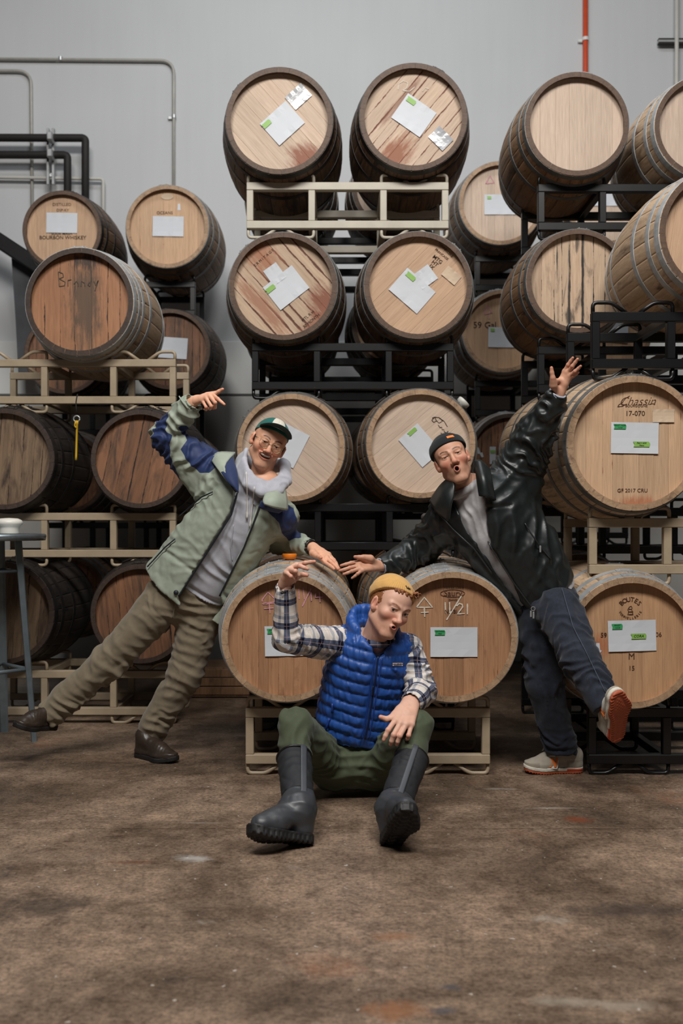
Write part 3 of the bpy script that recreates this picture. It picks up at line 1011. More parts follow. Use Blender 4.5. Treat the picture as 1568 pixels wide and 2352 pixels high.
b.strokes('label_scrap', 1372, 1489, [[(-6, -10), (-2, 2), (8, 8)], [(-2, -12), (0, 0)], [(2, -12), (3, 6)]], 4.5, M_paper)
G = 'barrels in the right middle stack'
Barrel('bare pale barrel without paper at the top of the right stack', 1325, 284, 119, 5.55, 'pale', 'brown', 'dull', 'brown', 0, 2, G)
Barrel('pale barrel cut by the right edge at the top of the right stack', 1622, 290, 119, 5.55, 'pale', 'pale', 'silver', 'brown', 0, 0, G)
b = Barrel('barrel with black streaks down its planks, left of the rack with the raised hand', 1328, 645, 119, 5.55, 'black', 'brown', 'dull', 'brown', 0, 1, G)
Barrel('barrel behind the raised black sleeve, beside the large pale barrel', 1326, 1018, 119, 5.55, 'tan', 'pale', 'dull', 'pale', 0, 0, G)
Barrel('shadowed barrel behind the leaning man and the crest barrel', 1332, 1392, 119, 5.55, 'brown', 'pale', 'dull', 'brown', 0, 1, G)
G = 'barrels behind the right stack'
b = Barrel('rear barrel with paper and green tape left of the bare pale barrel', 1150, 466, 96, 7.28, 'pale', 'brown', 'dull', 'pale', 0, 1, G)
b.paper(1151, 470, 78, 46, 0, M_ytape, (-.36, .34), (.13, .14))
b.strokes('chalk_mark', 1125, 416, [[(-10, 6), (0, -12), (10, 4), (-10, 6)]], 2, M_chalkp)
b = Barrel('rear barrel seen through the topmost black rack at right', 1397, 466, 96, 7.28, 'pale', 'brown', 'dull', 'pale', 0, 2, G)
b.paper(1398, 450, 76, 46, 0)
b = Barrel('rear barrel with volume stencil, paper and green tape', 1157, 760, 95, 7.28, 'honey', 'brown', 'silver', 'pale', 0, 2, G)
b.paper(1160, 775, 78, 46, 1, M_ytape, (-.38, .36), (.13, .14))
b.text('59 Gal', 1113, 747, 15, 0, M_ink)
b.strokes('chalk_mark', 1122, 714, [[(-10, 8), (-4, -12), (8, 4), (-10, 8)], [(0, 8), (1, 18)]], 2, M_chalkp)
b = Barrel('rear barrel seen below the black-streaked barrel', 1400, 765, 95, 7.28, 'honey', 'brown', 'dull', 'pale', 0, 1, G)
b.paper(1404, 762, 76, 46, 4)
b = Barrel('rear brown barrel with torn labels beside the black beanie', 1172, 1044, 94, 7.28, 'rust', 'brown', 'silver', 'dark', 0, 1, G)
b.paper(1131, 1046, 14, 40, 0, M_ytape, (0, .22), (.9, .16))
b.strokes('label_scrap', 1100, 1036, [[(-4, -8), (0, 6)], [(4, 4), (8, 14)]], 6, M_paper)
Barrel('lowest rear barrel behind the leaning man', 1172, 1330, 94, 7.28, 'brown', 'brown', 'dull', 'pale', 0, 0, G)

cb = P(505, 1590, 6.75)
cr = thing('wooden_crate', 'low wooden crate on the floor between the left and middle stacks', 'crate', (cb.x, 6.95, 0))
M_crate = wood('crate_board', lin(120, 86, 54), lin(152, 112, 74), 'z', dark=lin(80, 56, 38), dark_amt=.3, spread=.2)
zc = P(505, 1536, 6.75).z
for k in range(3):
    hh = (zc - .02) / 3
    for yy in (-.20, .20):
        obj('board', box('board', (0, yy, .02 + hh * (k + .5)), (.40, .02, hh - .006), .003), M_crate, cr)
    for xx in (-.19, .19):
        obj('board', box('board', (xx, 0, .02 + hh * (k + .5)), (.02, .38, hh - .006), .003), M_crate, cr)
obj('base_board', box('base_board', (0, 0, .02), (.40, .40, .02)), M_crate, cr)
obj('lid_board', box('lid_board', (0, 0, zc), (.41, .41, .016), .003), M_crate, cr)

# ------------------------------------------------------------------ stool, bowl, hanging tool
M_stool = plain('stool_steel', lin(112, 122, 128), .32, .45, .12, 20)
M_stoolb = plain('stool_seat_steel', lin(140, 150, 156), .35, .8, .25, 12)
sy = 5.40
s0 = P(-25, 1226, sy)
st = thing('metal_stool', 'grey metal bar stool cut off by the left edge', 'stool', (s0.x, sy, 0))
sz = s0.z
prof = [(.001, sz - .004), (.262, sz - .002), (.288, sz), (.296, sz - .004), (.298, sz - .014), (.294, sz - .036), (.288, sz - .036), (.288, sz - .012), (.001, sz - .012)]
obj('seat', mesh('seat', *lathe_vf(prof, 48), smooth=True), M_stoolb, st)
legs = []
for q, (ax, ay) in enumerate(((1, 0), (0, 1), (-1, 0), (0, -1))):
    t0, t1 = Vector((ax * .155, ay * .155, sz - .03)), Vector((ax * .245, ay * .245, 0))
    d = (t1 - t0)
    out = Vector((ax, ay, 0)).normalized()
    sd = Vector((-ay, ax, 0)).normalized()
    vs, fs = [], []
    for k in range(6):
        u = k / 5
        c = t0 + d * u
        w, dp = .034 - .010 * u, .034 - .010 * u
        for a, bb in ((-w, -.004), (-w * .25, dp * .6), (w * .25, dp * .6), (w, -.004), (w * .6, -.012), (-w * .6, -.012)):
            vs.append(c + sd * a + out * bb)
    for k in range(5):
        for e in range(6):
            fs.append((k * 6 + e, k * 6 + (e + 1) % 6, k * 6 + 6 + (e + 1) % 6, k * 6 + 6 + e))
    fs += [(5, 4, 3, 2, 1, 0), tuple(30 + e for e in range(6))]
    me = mesh('leg', vs, fs)
    bm = bmesh.new()
    bm.from_mesh(me)
    bmesh.ops.recalc_face_normals(bm, faces=bm.faces)
    bm.to_mesh(me)
    bm.free()
    obj('leg', me, M_stool, st)
for zf, rad in ((.347, .011), (.82, .009)):
    u = 1 - zf * 1.0
    k = .155 + .09 * (1 - zf)
    for a, bq in (((1, 0), (0, 1)), ((0, 1), (-1, 0)), ((-1, 0), (0, -1)), ((0, -1), (1, 0))):
        obj('stretcher', tube('stretcher', [(a[0] * k, a[1] * k, sz * zf), (bq[0] * k, bq[1] * k, sz * zf)], rad, 8), M_stool, st)
bp = P(18, 1230, sy - .02)
bo = thing('bowl', 'white upturned bowl standing on the metal stool', 'bowl', (bp.x, sy, sz))
bo.scale = (1.1, 1.1, 1.0)
prof = [(.001, 0), (.048, 0), (.050, .004), (.048, .026), (.053, .040), (.064, .052), (.066, .062), (.060, .074), (.042, .083), (.001, .086)]
obj('bowl_body', mesh('bowl_body', *lathe_vf(prof, 32), smooth=True), plain('white_ceramic', lin(220, 216, 206), .4), bo)
hp = P(178, 912, 5.86)
ht = thing('hanging_tool', 'yellow rod with steel ring hanging on a black cord by the left barrels', 'tool', hp)
q = [P(178, 905, 5.86), P(174, 925, 5.86), P(176, 950, 5.86)]
obj('cord', tube('cord', [p - hp for p in fillet(q, .05)], .004, 6), M_blackpipe, ht)
c = P(176, 962, 5.86) - hp
ring = [(c.x + .018 * math.cos(a), c.y, c.z + .018 * math.sin(a)) for a in np.linspace(0, 2 * math.pi, 22)]
obj('ring', tube('ring', ring, .0045, 6), M_galv, ht)
a, bq = P(177, 966, 5.85) - hp, P(174.5, 1057, 5.85) - hp
obj('rod', tube('rod', [a, a.lerp(bq, .08), a.lerp(bq, .1), a.lerp(bq, .9), bq], [.009, .009, .0065, .0065, .0075], 8), plain('yellow_enamel', lin(206, 164, 40), .4), ht)
obj('hook', tube('hook', fillet([P(174, 966, 5.84) - hp, P(171, 978, 5.84) - hp, P(175, 983, 5.84) - hp], .02), .004, 6), plain('yellow_enamel_hook', lin(206, 164, 40), .4), ht)


# ------------------------------------------------------------------ figures: smooth solids -> one continuous surface
def A3(p):
    return np.array(p, dtype=np.float64)


def nrm(v):
    v = A3(v)
    return v / np.linalg.norm(v)


def pvol(x0, y0, x1, y1, d0, d1, h):
    """a grid that covers a pixel box between two distances"""
    c = np.array([A3(P(x, y, d)) for x in (x0, x1) for y in (y0, y1) for d in (d0, d1)])
    lo = c.min(0)
    lo[2] = max(lo[2], -.03)
    return Vol(lo, c.max(0), h)


class Vol:
    """distance field on a grid, meshed by surface nets"""

    def __init__(s, lo, hi, h):
        s.h, s.lo = h, A3(lo)
        s.n = [int(math.ceil((hi[i] - lo[i]) / h)) + 1 for i in range(3)]
        s.ax = [(lo[i] + h * np.arange(s.n[i])).astype(np.float32) for i in range(3)]
        s.D = np.full(s.n, .4, np.float32)

    def _win(s, lo, hi, pad):
        sl = []
        for i in range(3):
            a = max(0, int((lo[i] - pad - s.lo[i]) / s.h))
            b = min(s.n[i], int((hi[i] + pad - s.lo[i]) / s.h) + 2)
            if b <= a:
                return None
            sl.append(slice(a, b))
        X, Y, Z = (s.ax[i][sl[i]] for i in range(3))
        return tuple(sl), X[:, None, None], Y[None, :, None], Z[None, None, :]

    def add(s, prim, k=.01, cut=False):
        fn, lo, hi = prim
        w = s._win(lo, hi, k + 3 * s.h)
        if w is None:
            return s
        sl, X, Y, Z = w
        d = fn(X, Y, Z).astype(np.float32)
        a = s.D[sl]
        if cut:
            d = -d
            h = np.maximum(k - np.abs(a - d), 0) / k
            s.D[sl] = np.maximum(a, d) + h * h * k * .25
        else:
            h = np.maximum(k - np.abs(a - d), 0) / k
            s.D[sl] = np.minimum(a, d) - h * h * k * .25
        return s

    def keep(s, point, normal, k=.004):
        """keep the side the normal points to"""
        p, n = A3(point), nrm(normal)
        d = -((s.ax[0][:, None, None] - p[0]) * n[0] + (s.ax[1][None, :, None] - p[1]) * n[1] + (s.ax[2][None, None, :] - p[2]) * n[2])
        s.D = np.maximum(s.D, d.astype(np.float32))
        return s

    def mesh(s, smooth=2):
        D = s.D
        I = D < 0
        c = [I[:-1, :-1, :-1], I[1:, :-1, :-1], I[:-1, 1:, :-1], I[1:, 1:, :-1], I[:-1, :-1, 1:], I[1:, :-1, 1:], I[:-1, 1:, 1:], I[1:, 1:, 1:]]
        cnt = sum(x.astype(np.int8) for x in c)
        act = np.argwhere((cnt > 0) & (cnt < 8))
        if len(act) == 0:
            return np.zeros((0, 3)), np.zeros((0, 4), int)
        off = np.array([[q & 1, (q >> 1) & 1, (q >> 2) & 1] for q in range(8)])
        vals = np.stack([D[act[:, 0] + o[0], act[:, 1] + o[1], act[:, 2] + o[2]] for o in off], 1)
        pos = np.zeros((len(act), 3))
        num = np.zeros(len(act))
        for a in range(8):
            for b in (1, 2, 4):
                if a & b:
                    continue
                q = a | b
                va, vb = vals[:, a], vals[:, q]
                m = (va < 0) != (vb < 0)
                t = np.where(m, va / np.where(m, va - vb, 1), 0)
                p = off[a] + t[:, None] * (off[q] - off[a])
                pos += p * m[:, None]
                num += m
        v = s.lo + (act + pos / num[:, None]) * s.h
        idx = np.full(np.array(D.shape) - 1, -1, np.int32)
        idx[act[:, 0], act[:, 1], act[:, 2]] = np.arange(len(act))
        quads = []
        for ax in range(3):
            sa = [slice(1, -1)] * 3
            sb = list(sa)
            sa[ax], sb[ax] = slice(0, -1), slice(1, None)
            A, B = I[tuple(sa)], I[tuple(sb)]
            e = np.argwhere(A != B)
            if len(e) == 0:
                continue
            s0 = A[e[:, 0], e[:, 1], e[:, 2]]
            g = e + 1
            g[:, ax] -= 1
            u, w = [(1, 2), (2, 0), (0, 1)][ax]

            def cell(du, dw):
                q = g.copy()
                q[:, u] += du
                q[:, w] += dw
                return idx[q[:, 0], q[:, 1], q[:, 2]]
            q = np.stack([cell(-1, -1), cell(0, -1), cell(0, 0), cell(-1, 0)], 1)
            q[~s0] = q[~s0][:, ::-1]
            quads.append(q)
        f = np.concatenate(quads)
        f = f[(f >= 0).all(1)]
        if smooth:
            v = relax(v, f, smooth)
        return v, f


def relax(v, f, it=2, lam=.5):
    e = np.concatenate([f[:, [0, 1]], f[:, [1, 2]], f[:, [2, 3]], f[:, [3, 0]]])
    n = len(v)
    deg = np.bincount(e[:, 0], minlength=n) + np.bincount(e[:, 1], minlength=n)
    deg = np.maximum(deg, 1)
    for _ in range(it):
        s = np.stack([np.bincount(e[:, 0], v[e[:, 1], k], n) + np.bincount(e[:, 1], v[e[:, 0], k], n) for k in range(3)], 1)
        v = v + lam * (s / deg[:, None] - v)
    return v


def vnormals(v, f):
    n = np.cross(v[f[:, 2]] - v[f[:, 0]], v[f[:, 3]] - v[f[:, 1]])
    N = np.stack([sum(np.bincount(f[:, j], n[:, k], len(v)) for j in range(4)) for k in range(3)], 1)
    return N / np.maximum(np.linalg.norm(N, axis=1, keepdims=True), 1e-12)


def vnoise(p, scale, seed=0):
    q = p / scale + seed * 17.31
    i = np.floor(q).astype(np.int64)
    t = q - i
    t = t * t * (3 - 2 * t)
    out = 0
    for dx in (0, 1):
        for dy in (0, 1):
            for dz in (0, 1):
                h = (i[:, 0] + dx) * 374761393 + (i[:, 1] + dy) * 668265263 + (i[:, 2] + dz) * 2147483647 + seed * 974634541
                h = (h ^ (h >> 13)) * 1274126177
                h = ((h ^ (h >> 16)) & 0xffff) / 65535.0
                w = (t[:, 0] if dx else 1 - t[:, 0]) * (t[:, 1] if dy else 1 - t[:, 1]) * (t[:, 2] if dz else 1 - t[:, 2])
                out = out + h * w
    return out


# primitives: (function, low corner, high corner)
def rc(a, b, r1, r2=None):
    a, b = A3(a), A3(b)
    r2 = r1 if r2 is None else r2
    ba = b - a
    L = max(ba @ ba, 1e-9)

    def fn(X, Y, Z):
        x, y, z = X - a[0], Y - a[1], Z - a[2]
        t = np.clip((x * ba[0] + y * ba[1] + z * ba[2]) / L, 0, 1)
        return np.sqrt((x - t * ba[0]) ** 2 + (y - t * ba[1]) ** 2 + (z - t * ba[2]) ** 2) - (r1 + (r2 - r1) * t)
    r = max(r1, r2)
    return fn, np.minimum(a, b) - r, np.maximum(a, b) + r


def ell(c, r, R=None):
    c, r = A3(c), A3(r)
    R = np.eye(3) if R is None else np.array(R)

    def fn(X, Y, Z):
        x, y, z = X - c[0], Y - c[1], Z - c[2]
        u = [(x * R[0, i] + y * R[1, i] + z * R[2, i]) for i in range(3)]
        k0 = np.sqrt(sum((u[i] / r[i]) ** 2 for i in range(3)))
        k1 = np.sqrt(sum((u[i] / r[i] ** 2) ** 2 for i in range(3)))
        return k0 * (k0 - 1) / np.maximum(k1, 1e-9)
    m = r.max()
    return fn, c - m, c + m


def loft(a, b, side, ts, rx, ry, oy=None):
    """elliptic body along a->b; side = direction of rx"""
    a, b = A3(a), A3(b)
    ax = nrm(b - a)
    L = np.linalg.norm(b - a)
    sd = nrm(A3(side) - ax * (A3(side) @ ax))
    fr = np.cross(ax, sd)
    oy = [0] * len(ts) if oy is None else oy

    def fn(X, Y, Z):
        x, y, z = X - a[0], Y - a[1], Z - a[2]
        t = (x * ax[0] + y * ax[1] + z * ax[2]) / L
        tc = np.clip(t, ts[0], ts[-1])
        u = x * sd[0] + y * sd[1] + z * sd[2]
        w = x * fr[0] + y * fr[1] + z * fr[2] - np.interp(tc, ts, oy)
        qx, qy = np.interp(tc, ts, rx), np.interp(tc, ts, ry)
        d = (np.sqrt((u / qx) ** 2 + (w / qy) ** 2) - 1) * np.minimum(qx, qy)
        e = np.abs(t - tc) * L
        return np.where(e > 0, np.sqrt(np.maximum(d, 0) ** 2 + e * e) + np.minimum(d, 0) * .0, d)
    m = max(max(rx), max(ry)) + max(abs(q) for q in oy)
    p0, p1 = a + (b - a) * ts[0], a + (b - a) * ts[-1]
    return fn, np.minimum(p0, p1) - m, np.maximum(p0, p1) + m


def poly_sd(px, pz, poly):
    """signed distance to a polygon (negative inside); px, pz broadcastable"""
    d = None
    inside = None
    n = len(poly)
    for i in range(n):
        (x0, z0), (x1, z1) = poly[i], poly[(i + 1) % n]
        ex, ez = x1 - x0, z1 - z0
        wx, wz = px - x0, pz - z0
        t = np.clip((wx * ex + wz * ez) / max(ex * ex + ez * ez, 1e-12), 0, 1)
        dd = (wx - ex * t) ** 2 + (wz - ez * t) ** 2
        d = dd if d is None else np.minimum(d, dd)
        if abs(ez) > 1e-12:
            c = ((z0 > pz) != (z1 > pz)) & (px < ex * (pz - z0) / ez + x0)
            inside = c if inside is None else inside ^ c
    return np.where(inside, -1, 1) * np.sqrt(d)


def prism(pxs, depth, y0, y1):
    poly = [(P(a, b, depth).x, P(a, b, depth).z) for a, b in pxs]
    xs, zs = [q[0] for q in poly], [q[1] for q in poly]

    def fn(X, Y, Z):
        return np.maximum(poly_sd(X, Z, poly), np.maximum(y0 - Y, Y - y1))
    return fn, A3((min(xs), y0, min(zs))), A3((max(xs), y1, max(zs)))


def zone(v, pxs, soft=None):
    """signed distance (metres, positive inside) of vertices to a pixel polygon, measured at each vertex's own depth"""
    px = CX + v[:, 0] / v[:, 1] * FPX
    pz = CY - (v[:, 2] - EYE) / v[:, 1] * FPX
    return -poly_sd(px, pz, pxs) / FPX * 4.7


def topx(v):
    return CX + v[:, 0] / v[:, 1] * FPX, CY - (v[:, 2] - EYE) / v[:, 1] * FPX


# folds
def creases(v, c, R, direc, lam, amp, seed=0, warp=.8):
    c, dn = A3(c), nrm(direc)
    w = np.exp(-((v - c) ** 2).sum(1) / (R * R))
    ph = (v - c) @ dn / lam + warp * (vnoise(v, lam * 2.2, seed) * 2 - 1)
    fr = np.abs((ph - np.floor(ph)) - .5) * 2
    m = np.clip(vnoise(v, lam * 2.5, seed + 7) * 2.4 - .55, 0, 1)
    return amp * w * m * (np.exp(-(fr / .45) ** 2) - .3)


def crumple(v, scale, amp, seed=0):
    n = vnoise(v, scale, seed) * 2 - 1 + .5 * (vnoise(v, scale * .5, seed + 5) * 2 - 1)
    return amp * (np.abs(n) * 1.2 - .35)


def sleevefolds(v, a, b, lam, amp, seed=0, rad=.16):
    a, b = A3(a), A3(b)
    ba = b - a
    t = np.clip((v - a) @ ba / (ba @ ba), 0, 1)
    d = np.linalg.norm(v - a - t[:, None] * ba, axis=1)
    w = np.clip(1.6 - d / rad * 1.4, 0, 1)
    s = t * np.linalg.norm(ba) / lam
    rr = np.random.RandomState(seed + 100)
    tilt = rr.uniform(-.55, .55, 3)
    ph = s + (v - a) @ tilt / lam + 1.7 * (vnoise(v, .13, seed) * 2 - 1) + .5 * (vnoise(v, .05, seed + 1) * 2 - 1)
    m = np.clip(vnoise(v, .12, seed + 2) * 2.6 - .85, 0, 1)
    fr = np.abs((ph - np.floor(ph)) - .5) * 2
    return amp * w * m * (np.exp(-(fr / .42) ** 2) - .35)


def mesh_np(name, v, f, attrs=None, smooth=True):
    me = bpy.data.meshes.new(name)
    me.vertices.add(len(v))
    me.vertices.foreach_set('co', np.ascontiguousarray(v, np.float32).ravel())
    k = f.shape[1]
    me.loops.add(len(f) * k)
    me.loops.foreach_set('vertex_index', np.ascontiguousarray(f, np.int32).ravel())
    me.polygons.add(len(f))
    me.polygons.foreach_set('loop_start', np.arange(0, len(f) * k, k, dtype=np.int32))
    me.polygons.foreach_set('use_smooth', np.ones(len(f), bool))
    me.update(calc_edges=True)
    for nm, arr in (attrs or {}).items():
        arr = np.asarray(arr, np.float32)
        if arr.ndim == 1:
            me.attributes.new(nm, 'FLOAT', 'POINT').data.foreach_set('value', arr)
        elif nm == 'Col':
            me.attributes.new(nm, 'FLOAT_COLOR', 'POINT').data.foreach_set('color', np.concatenate([arr, np.ones((len(arr), 1), np.float32)], 1).ravel())
        else:
            me.attributes.new(nm, 'FLOAT_VECTOR', 'POINT').data.foreach_set('vector', arr.ravel())
    return me


def cloth(name, vol, m, parent, disp=None, attrs=None, smooth=2, org=None):
    """mesh a garment; disp(v, n) -> height along the normal; attrs(v) -> dict"""
    v, f = vol.mesh(smooth)
    at = attrs(v) if attrs else None
    if disp is not None:
        n = vnormals(v, f)
        d = disp(v, n)
        v = v + n * d[:, None]
        v = relax(v, f, 1, .3)
    o = org if org is not None else A3((0, 0, 0))
    ob = obj(name, mesh_np(name, v - o, f, at), m, parent)
    return ob, v, f


def limb_uv(v, chains):
    """(u along, w around) of the nearest limb, for woven checks"""
    best = np.full(len(v), 9.0)
    uv = np.zeros((len(v), 3))
    for ch in chains:
        acc = 0
        for i in range(len(ch) - 1):
            a, b = A3(ch[i]), A3(ch[i + 1])
            ba = b - a
            L = np.linalg.norm(ba)
            ax = ba / L
            t = np.clip((v - a) @ ax, 0, L)
            q = v - a - t[:, None] * ax
            d = np.linalg.norm(q, axis=1)
            back = A3((0, 1, 0))
            e1 = nrm(back - ax * (back @ ax))
            e2 = np.cross(ax, e1)
            ang = np.arctan2(q @ e2, -(q @ e1))
            m = d < best
            best = np.where(m, d, best)
            uv[m, 0] = (acc + ((v - a) @ ax))[m]
            uv[m, 1] = (ang * .055)[m]
            acc += L
    return uv


def frontpts(V, pxs, lift=.004, y0=4.7):
    """points on the camera side of a vertex cloud along a pixel line (dense)"""
    px, pz = topx(V)
    q = [Vector((a, b, 0)) for a, b in pxs]
    dense = [q[0]]
    for i in range(len(q) - 1):
        m = max(1, int((q[i + 1] - q[i]).length / 6))
        dense += [q[i].lerp(q[i + 1], k / m) for k in range(1, m + 1)]
    ys = []
    for p in dense:
        d = (px - p.x) ** 2 + (pz - p.y) ** 2
        m = d < 49
        ys.append(V[m, 1].min() if m.any() else np.nan)
    ys = np.array(ys)
    ok = ~np.isnan(ys)
    ys = np.interp(np.arange(len(ys)), np.arange(len(ys))[ok], ys[ok]) if ok.any() else np.full(len(ys), y0)
    ker = np.ones(5) / 5
    if len(ys) > 6:
        ys = np.convolve(np.pad(ys, 2, mode='edge'), ker, 'valid')
    return [P(p.x, p.y, y - lift) for p, y in zip(dense, ys)]


def sheet(name, rows, thick, m, parent, org, sub=4, bulge=0.0, attrs=None):
    """a soft sheet through rows of points (Catmull-Rom both ways), with thickness"""
    G = np.array([[A3(p) for p in r] for r in rows])

    def cr(arr, n):
        k = arr.shape[0]
        out = []
        for i in range(k - 1):
            p0, p1, p2, p3 = arr[max(i - 1, 0)], arr[i], arr[i + 1], arr[min(i + 2, k - 1)]
            for j in range(n):
                t = j / n
                out.append(.5 * (2 * p1 + (p2 - p0) * t + (2 * p0 - 5 * p1 + 4 * p2 - p3) * t * t + (3 * p1 - p0 - 3 * p2 + p3) * t ** 3))
        out.append(arr[-1])
        return np.array(out)
    G = cr(G, sub)
    G = np.swapaxes(cr(np.swapaxes(G, 0, 1), sub), 0, 1)
    nr, nc = G.shape[:2]
    V = G.reshape(-1, 3)
    f = np.array([[j * nc + i, j * nc + i + 1, (j + 1) * nc + i + 1, (j + 1) * nc + i] for j in range(nr - 1) for i in range(nc - 1)])
    N = vnormals(V, f)
    if N[:, 1].mean() > 0:
        N = -N
        f = f[:, ::-1]
    jj, ii = np.mgrid[0:nr, 0:nc]
    bl = (np.sin(math.pi * jj / (nr - 1)) * np.sin(math.pi * ii / (nc - 1))).ravel()
    top = V + N * (thick * .5 + bulge * bl)[:, None]
    bot = V - N * (thick * .5)
    n = len(V)
    rim = [j for j in range(nc)] + [(j + 1) * nc - 1 for j in range(1, nr)] + [(nr - 1) * nc + i for i in range(nc - 2, -1, -1)] + [j * nc for j in range(nr - 2, 0, -1)]
    F = [tuple(q) for q in f] + [tuple(q[::-1] + n) for q in f]
    for a, b in zip(rim, rim[1:] + rim[:1]):
        F.append((a, a + n, b + n, b))
    me = mesh(name, np.concatenate([top, bot]) - A3(org), F, True)
    bm = bmesh.new()
    bm.from_mesh(me)
    bmesh.ops.recalc_face_normals(bm, faces=bm.faces)
    bm.to_mesh(me)
    bm.free()
    return obj(name, me, m, parent)


# ---------------- heads (local: +y the way the face looks, +z up, origin between the ears at eye level)
def head_frame(roll, yaw, pitch, size=1.0):
    B = np.array([[-1, 0, 0], [0, -1, 0], [0, 0, 1]], float)
    r, w, p = (math.radians(q) for q in (roll, yaw, pitch))
    Rx = np.array([[1, 0, 0], [0, math.cos(-p), -math.sin(-p)], [0, math.sin(-p), math.cos(-p)]])
    Rz = np.array([[math.cos(w), -math.sin(w), 0], [math.sin(w), math.cos(w), 0], [0, 0, 1]])
    Ry = np.array([[math.cos(r), 0, math.sin(r)], [0, 1, 0], [-math.sin(r), 0, math.cos(r)]])
    return Ry @ Rz @ Rx @ B * size


def lipring(cx, cy, cz, a, b, r, smile=0, curve=5, up=1.0):
    def fn(X, Y, Z):
        x = X - cx
        zz = Z - cz - smile * x * x
        yy = Y - cy + curve * x * x
        q = np.sqrt((x / a) ** 2 + (zz / b) ** 2 + 1e-9)
        d2 = (q - 1) * np.minimum(np.sqrt((x * x + zz * zz) / (q * q) + 1e-12), a)
        return np.sqrt(d2 ** 2 + yy ** 2) - r
    m = a + r + .006
    return fn, A3((cx - m, cy - .02, cz - m)), A3((cx + m, cy + .02, cz + m))


def build_head(pr):
    V = Vol((-.108, -.135, -.215), (.108, .150, .145), .0018)
    js = pr.get('jaw', 0.0)          # jaw drop
    wd = pr.get('wide', 1.0)
    V.add(ell((0, -.014, .030), (.074 * wd, .097, .090)), .02)
    V.add(ell((0, .034, .030), (.061 * wd, .051, .060)), .03)
    V.add(ell((0, .030, -.034), (.060 * wd, .056, .074)), .03)
    for s in (-1, 1):
        V.add(rc((s * .051 * wd, -.012, -.064 - js * .4), (s * .019, .068, -.107 - js), .017, .015), .032)
        V.add(ell((s * .041 * wd, .060, -.027), (.025, .023, .021 + pr.get('cheek', 0))), .022)
        V.add(rc((s * .046, .070, .021), (s * .012, .087, .015), .0085, .0085), .014)
    V.add(ell((0, .073, -.105 - js), (.022, .019, .017)), .02)
    V.add(ell((0, .066, -.068 - js * .5), (.030, .028, .028 + js * .5)), .022)
    # nose
    V.add(rc((0, .084, .008), (0, .106, -.033), .0078, .0115), .012)
    V.add(ell((0, .109, -.036), (.0125 * pr.get('nose', 1), .012, .0105)), .008)
    for s in (-1, 1):
        V.add(ell((s * .0140 * pr.get('nose', 1), .098, -.040), (.0085, .0105, .0080)), .007)
        V.add(ell((s * .0070, .1085, -.0475), (.0042, .006, .0042)), .003, True)
        # eyes
        V.add(ell((s * .0325, .099, .001), (.0195, .017, .0115)), .012, True)
        V.add(ell((s * .0320, .0735, .000), (.0158, .0142, .0135)), .005)
        V.add(rc((s * .043, .080, .0075), (s * .021, .0865, .008), .0032, .0032), .006)
        op = pr['eye'][0 if s > 0 else 1]
        V.add(ell((s * .0320, .0895, -.0005), (.0125, .0075, op)), .0015, True)
        V.add(ell((s * .0320, .0735, .000), (.0133, .0131, .0133)), .0006)
        # ears
        V.add(ell((s * .0775 * wd, -.006, -.010), (.0090, .0185, .0310)), .008)
        V.add(rc((s * .073 * wd, .004, -.034), (s * .073 * wd, .006, -.030), .009), .008)
        V.add(ell((s * .0868 * wd, .000, -.006), (.0085, .0105, .0200)), .004, True)
        V.add(rc((s * .083 * wd, -.010, -.018), (s * .084 * wd, -.006, .008), .0035), .004)
    mx, my, mz = pr['mouth']
    a, b, r = pr['lips']
    V.add(lipring(mx, my, mz, a, b, r, pr.get('smile', 0)), pr.get('lipk', .006))
    V.add(ell((mx, my + .004, mz + pr.get('smile', 0) * a * a * .35), (a * .93, .020, b * .95)), .003, True)
    teeth = pr.get('teeth')
    if teeth:
        V.add(ell((mx, my - .007, mz + b * .42 + pr['smile'] * a * a * .30), (a * .80, .008, b * .62)), .0015)
    n = A3(pr['neck'])
    V.add(rc((0, -.022, -.045), n, .053 * pr.get('neckw', 1), .058 * pr.get('neckw', 1)), .028)
    V.add(rc((0, .030, -.085), n + A3((0, .03, 0)), .020, .03), .03)
    v, f = V.mesh(2)
    # colour of the skin itself
    sk = A3(pr['skin'])
    col = np.tile(sk, (len(v), 1)) * (.96 + .08 * vnoise(v, .012, 3))[:, None]

    def blend(mask, c):
        m = np.clip(mask, 0, 1)[:, None]
        col[:] = col * (1 - m) + A3(c)[None] * m
    x, y, z = v[:, 0], v[:, 1], v[:, 2]
    fr = (y > .03)
    flush = pr['flush']
    for s in (-1, 1):
        blend(.6 * np.exp(-(((x - s * .042) / .024) ** 2 + ((z + .034) / .022) ** 2)) * fr, flush)
        blend(.5 * np.exp(-(((x - s * .08) / .012) ** 2 + ((z + .008) / .035) ** 2)) * (np.abs(y) < .035), flush)
    blend(.45 * np.exp(-((x / .016) ** 2 + ((z + .036) / .014) ** 2)) * (y > .08), flush)
    if pr.get('beard'):
        bb = pr['beard']
        sh = np.clip((-.058 - z) / .02, 0, 1) * np.clip((.075 - np.abs(x)) / .02, 0, 1) * (y > -.01)
        sh = sh * (.6 + .6 * vnoise(v, .006, 8))
        blend(bb[1] * sh, bb[0])
        mu = np.exp(-(((x - mx) / .024) ** 4 + ((z - (mz + b + .011)) / .006) ** 2)) * (y > .07)
        blend(bb[2] * mu * (.5 + .8 * vnoise(v, .004, 9)), bb[0])
    # lips
    zz = z - mz - pr.get('smile', 0) * (x - mx) ** 2
    q = np.sqrt(((x - mx) / (a + r * .75)) ** 2 + (zz / (b + r * .75)) ** 2)
    lipm = np.clip((1.02 - q) / .10, 0, 1) * (y > my - .022)
    blend(lipm * .85, pr['lipcol'])
    qi = np.sqrt(((x - mx) / (a * .95)) ** 2 + (zz / (b * .95)) ** 2)
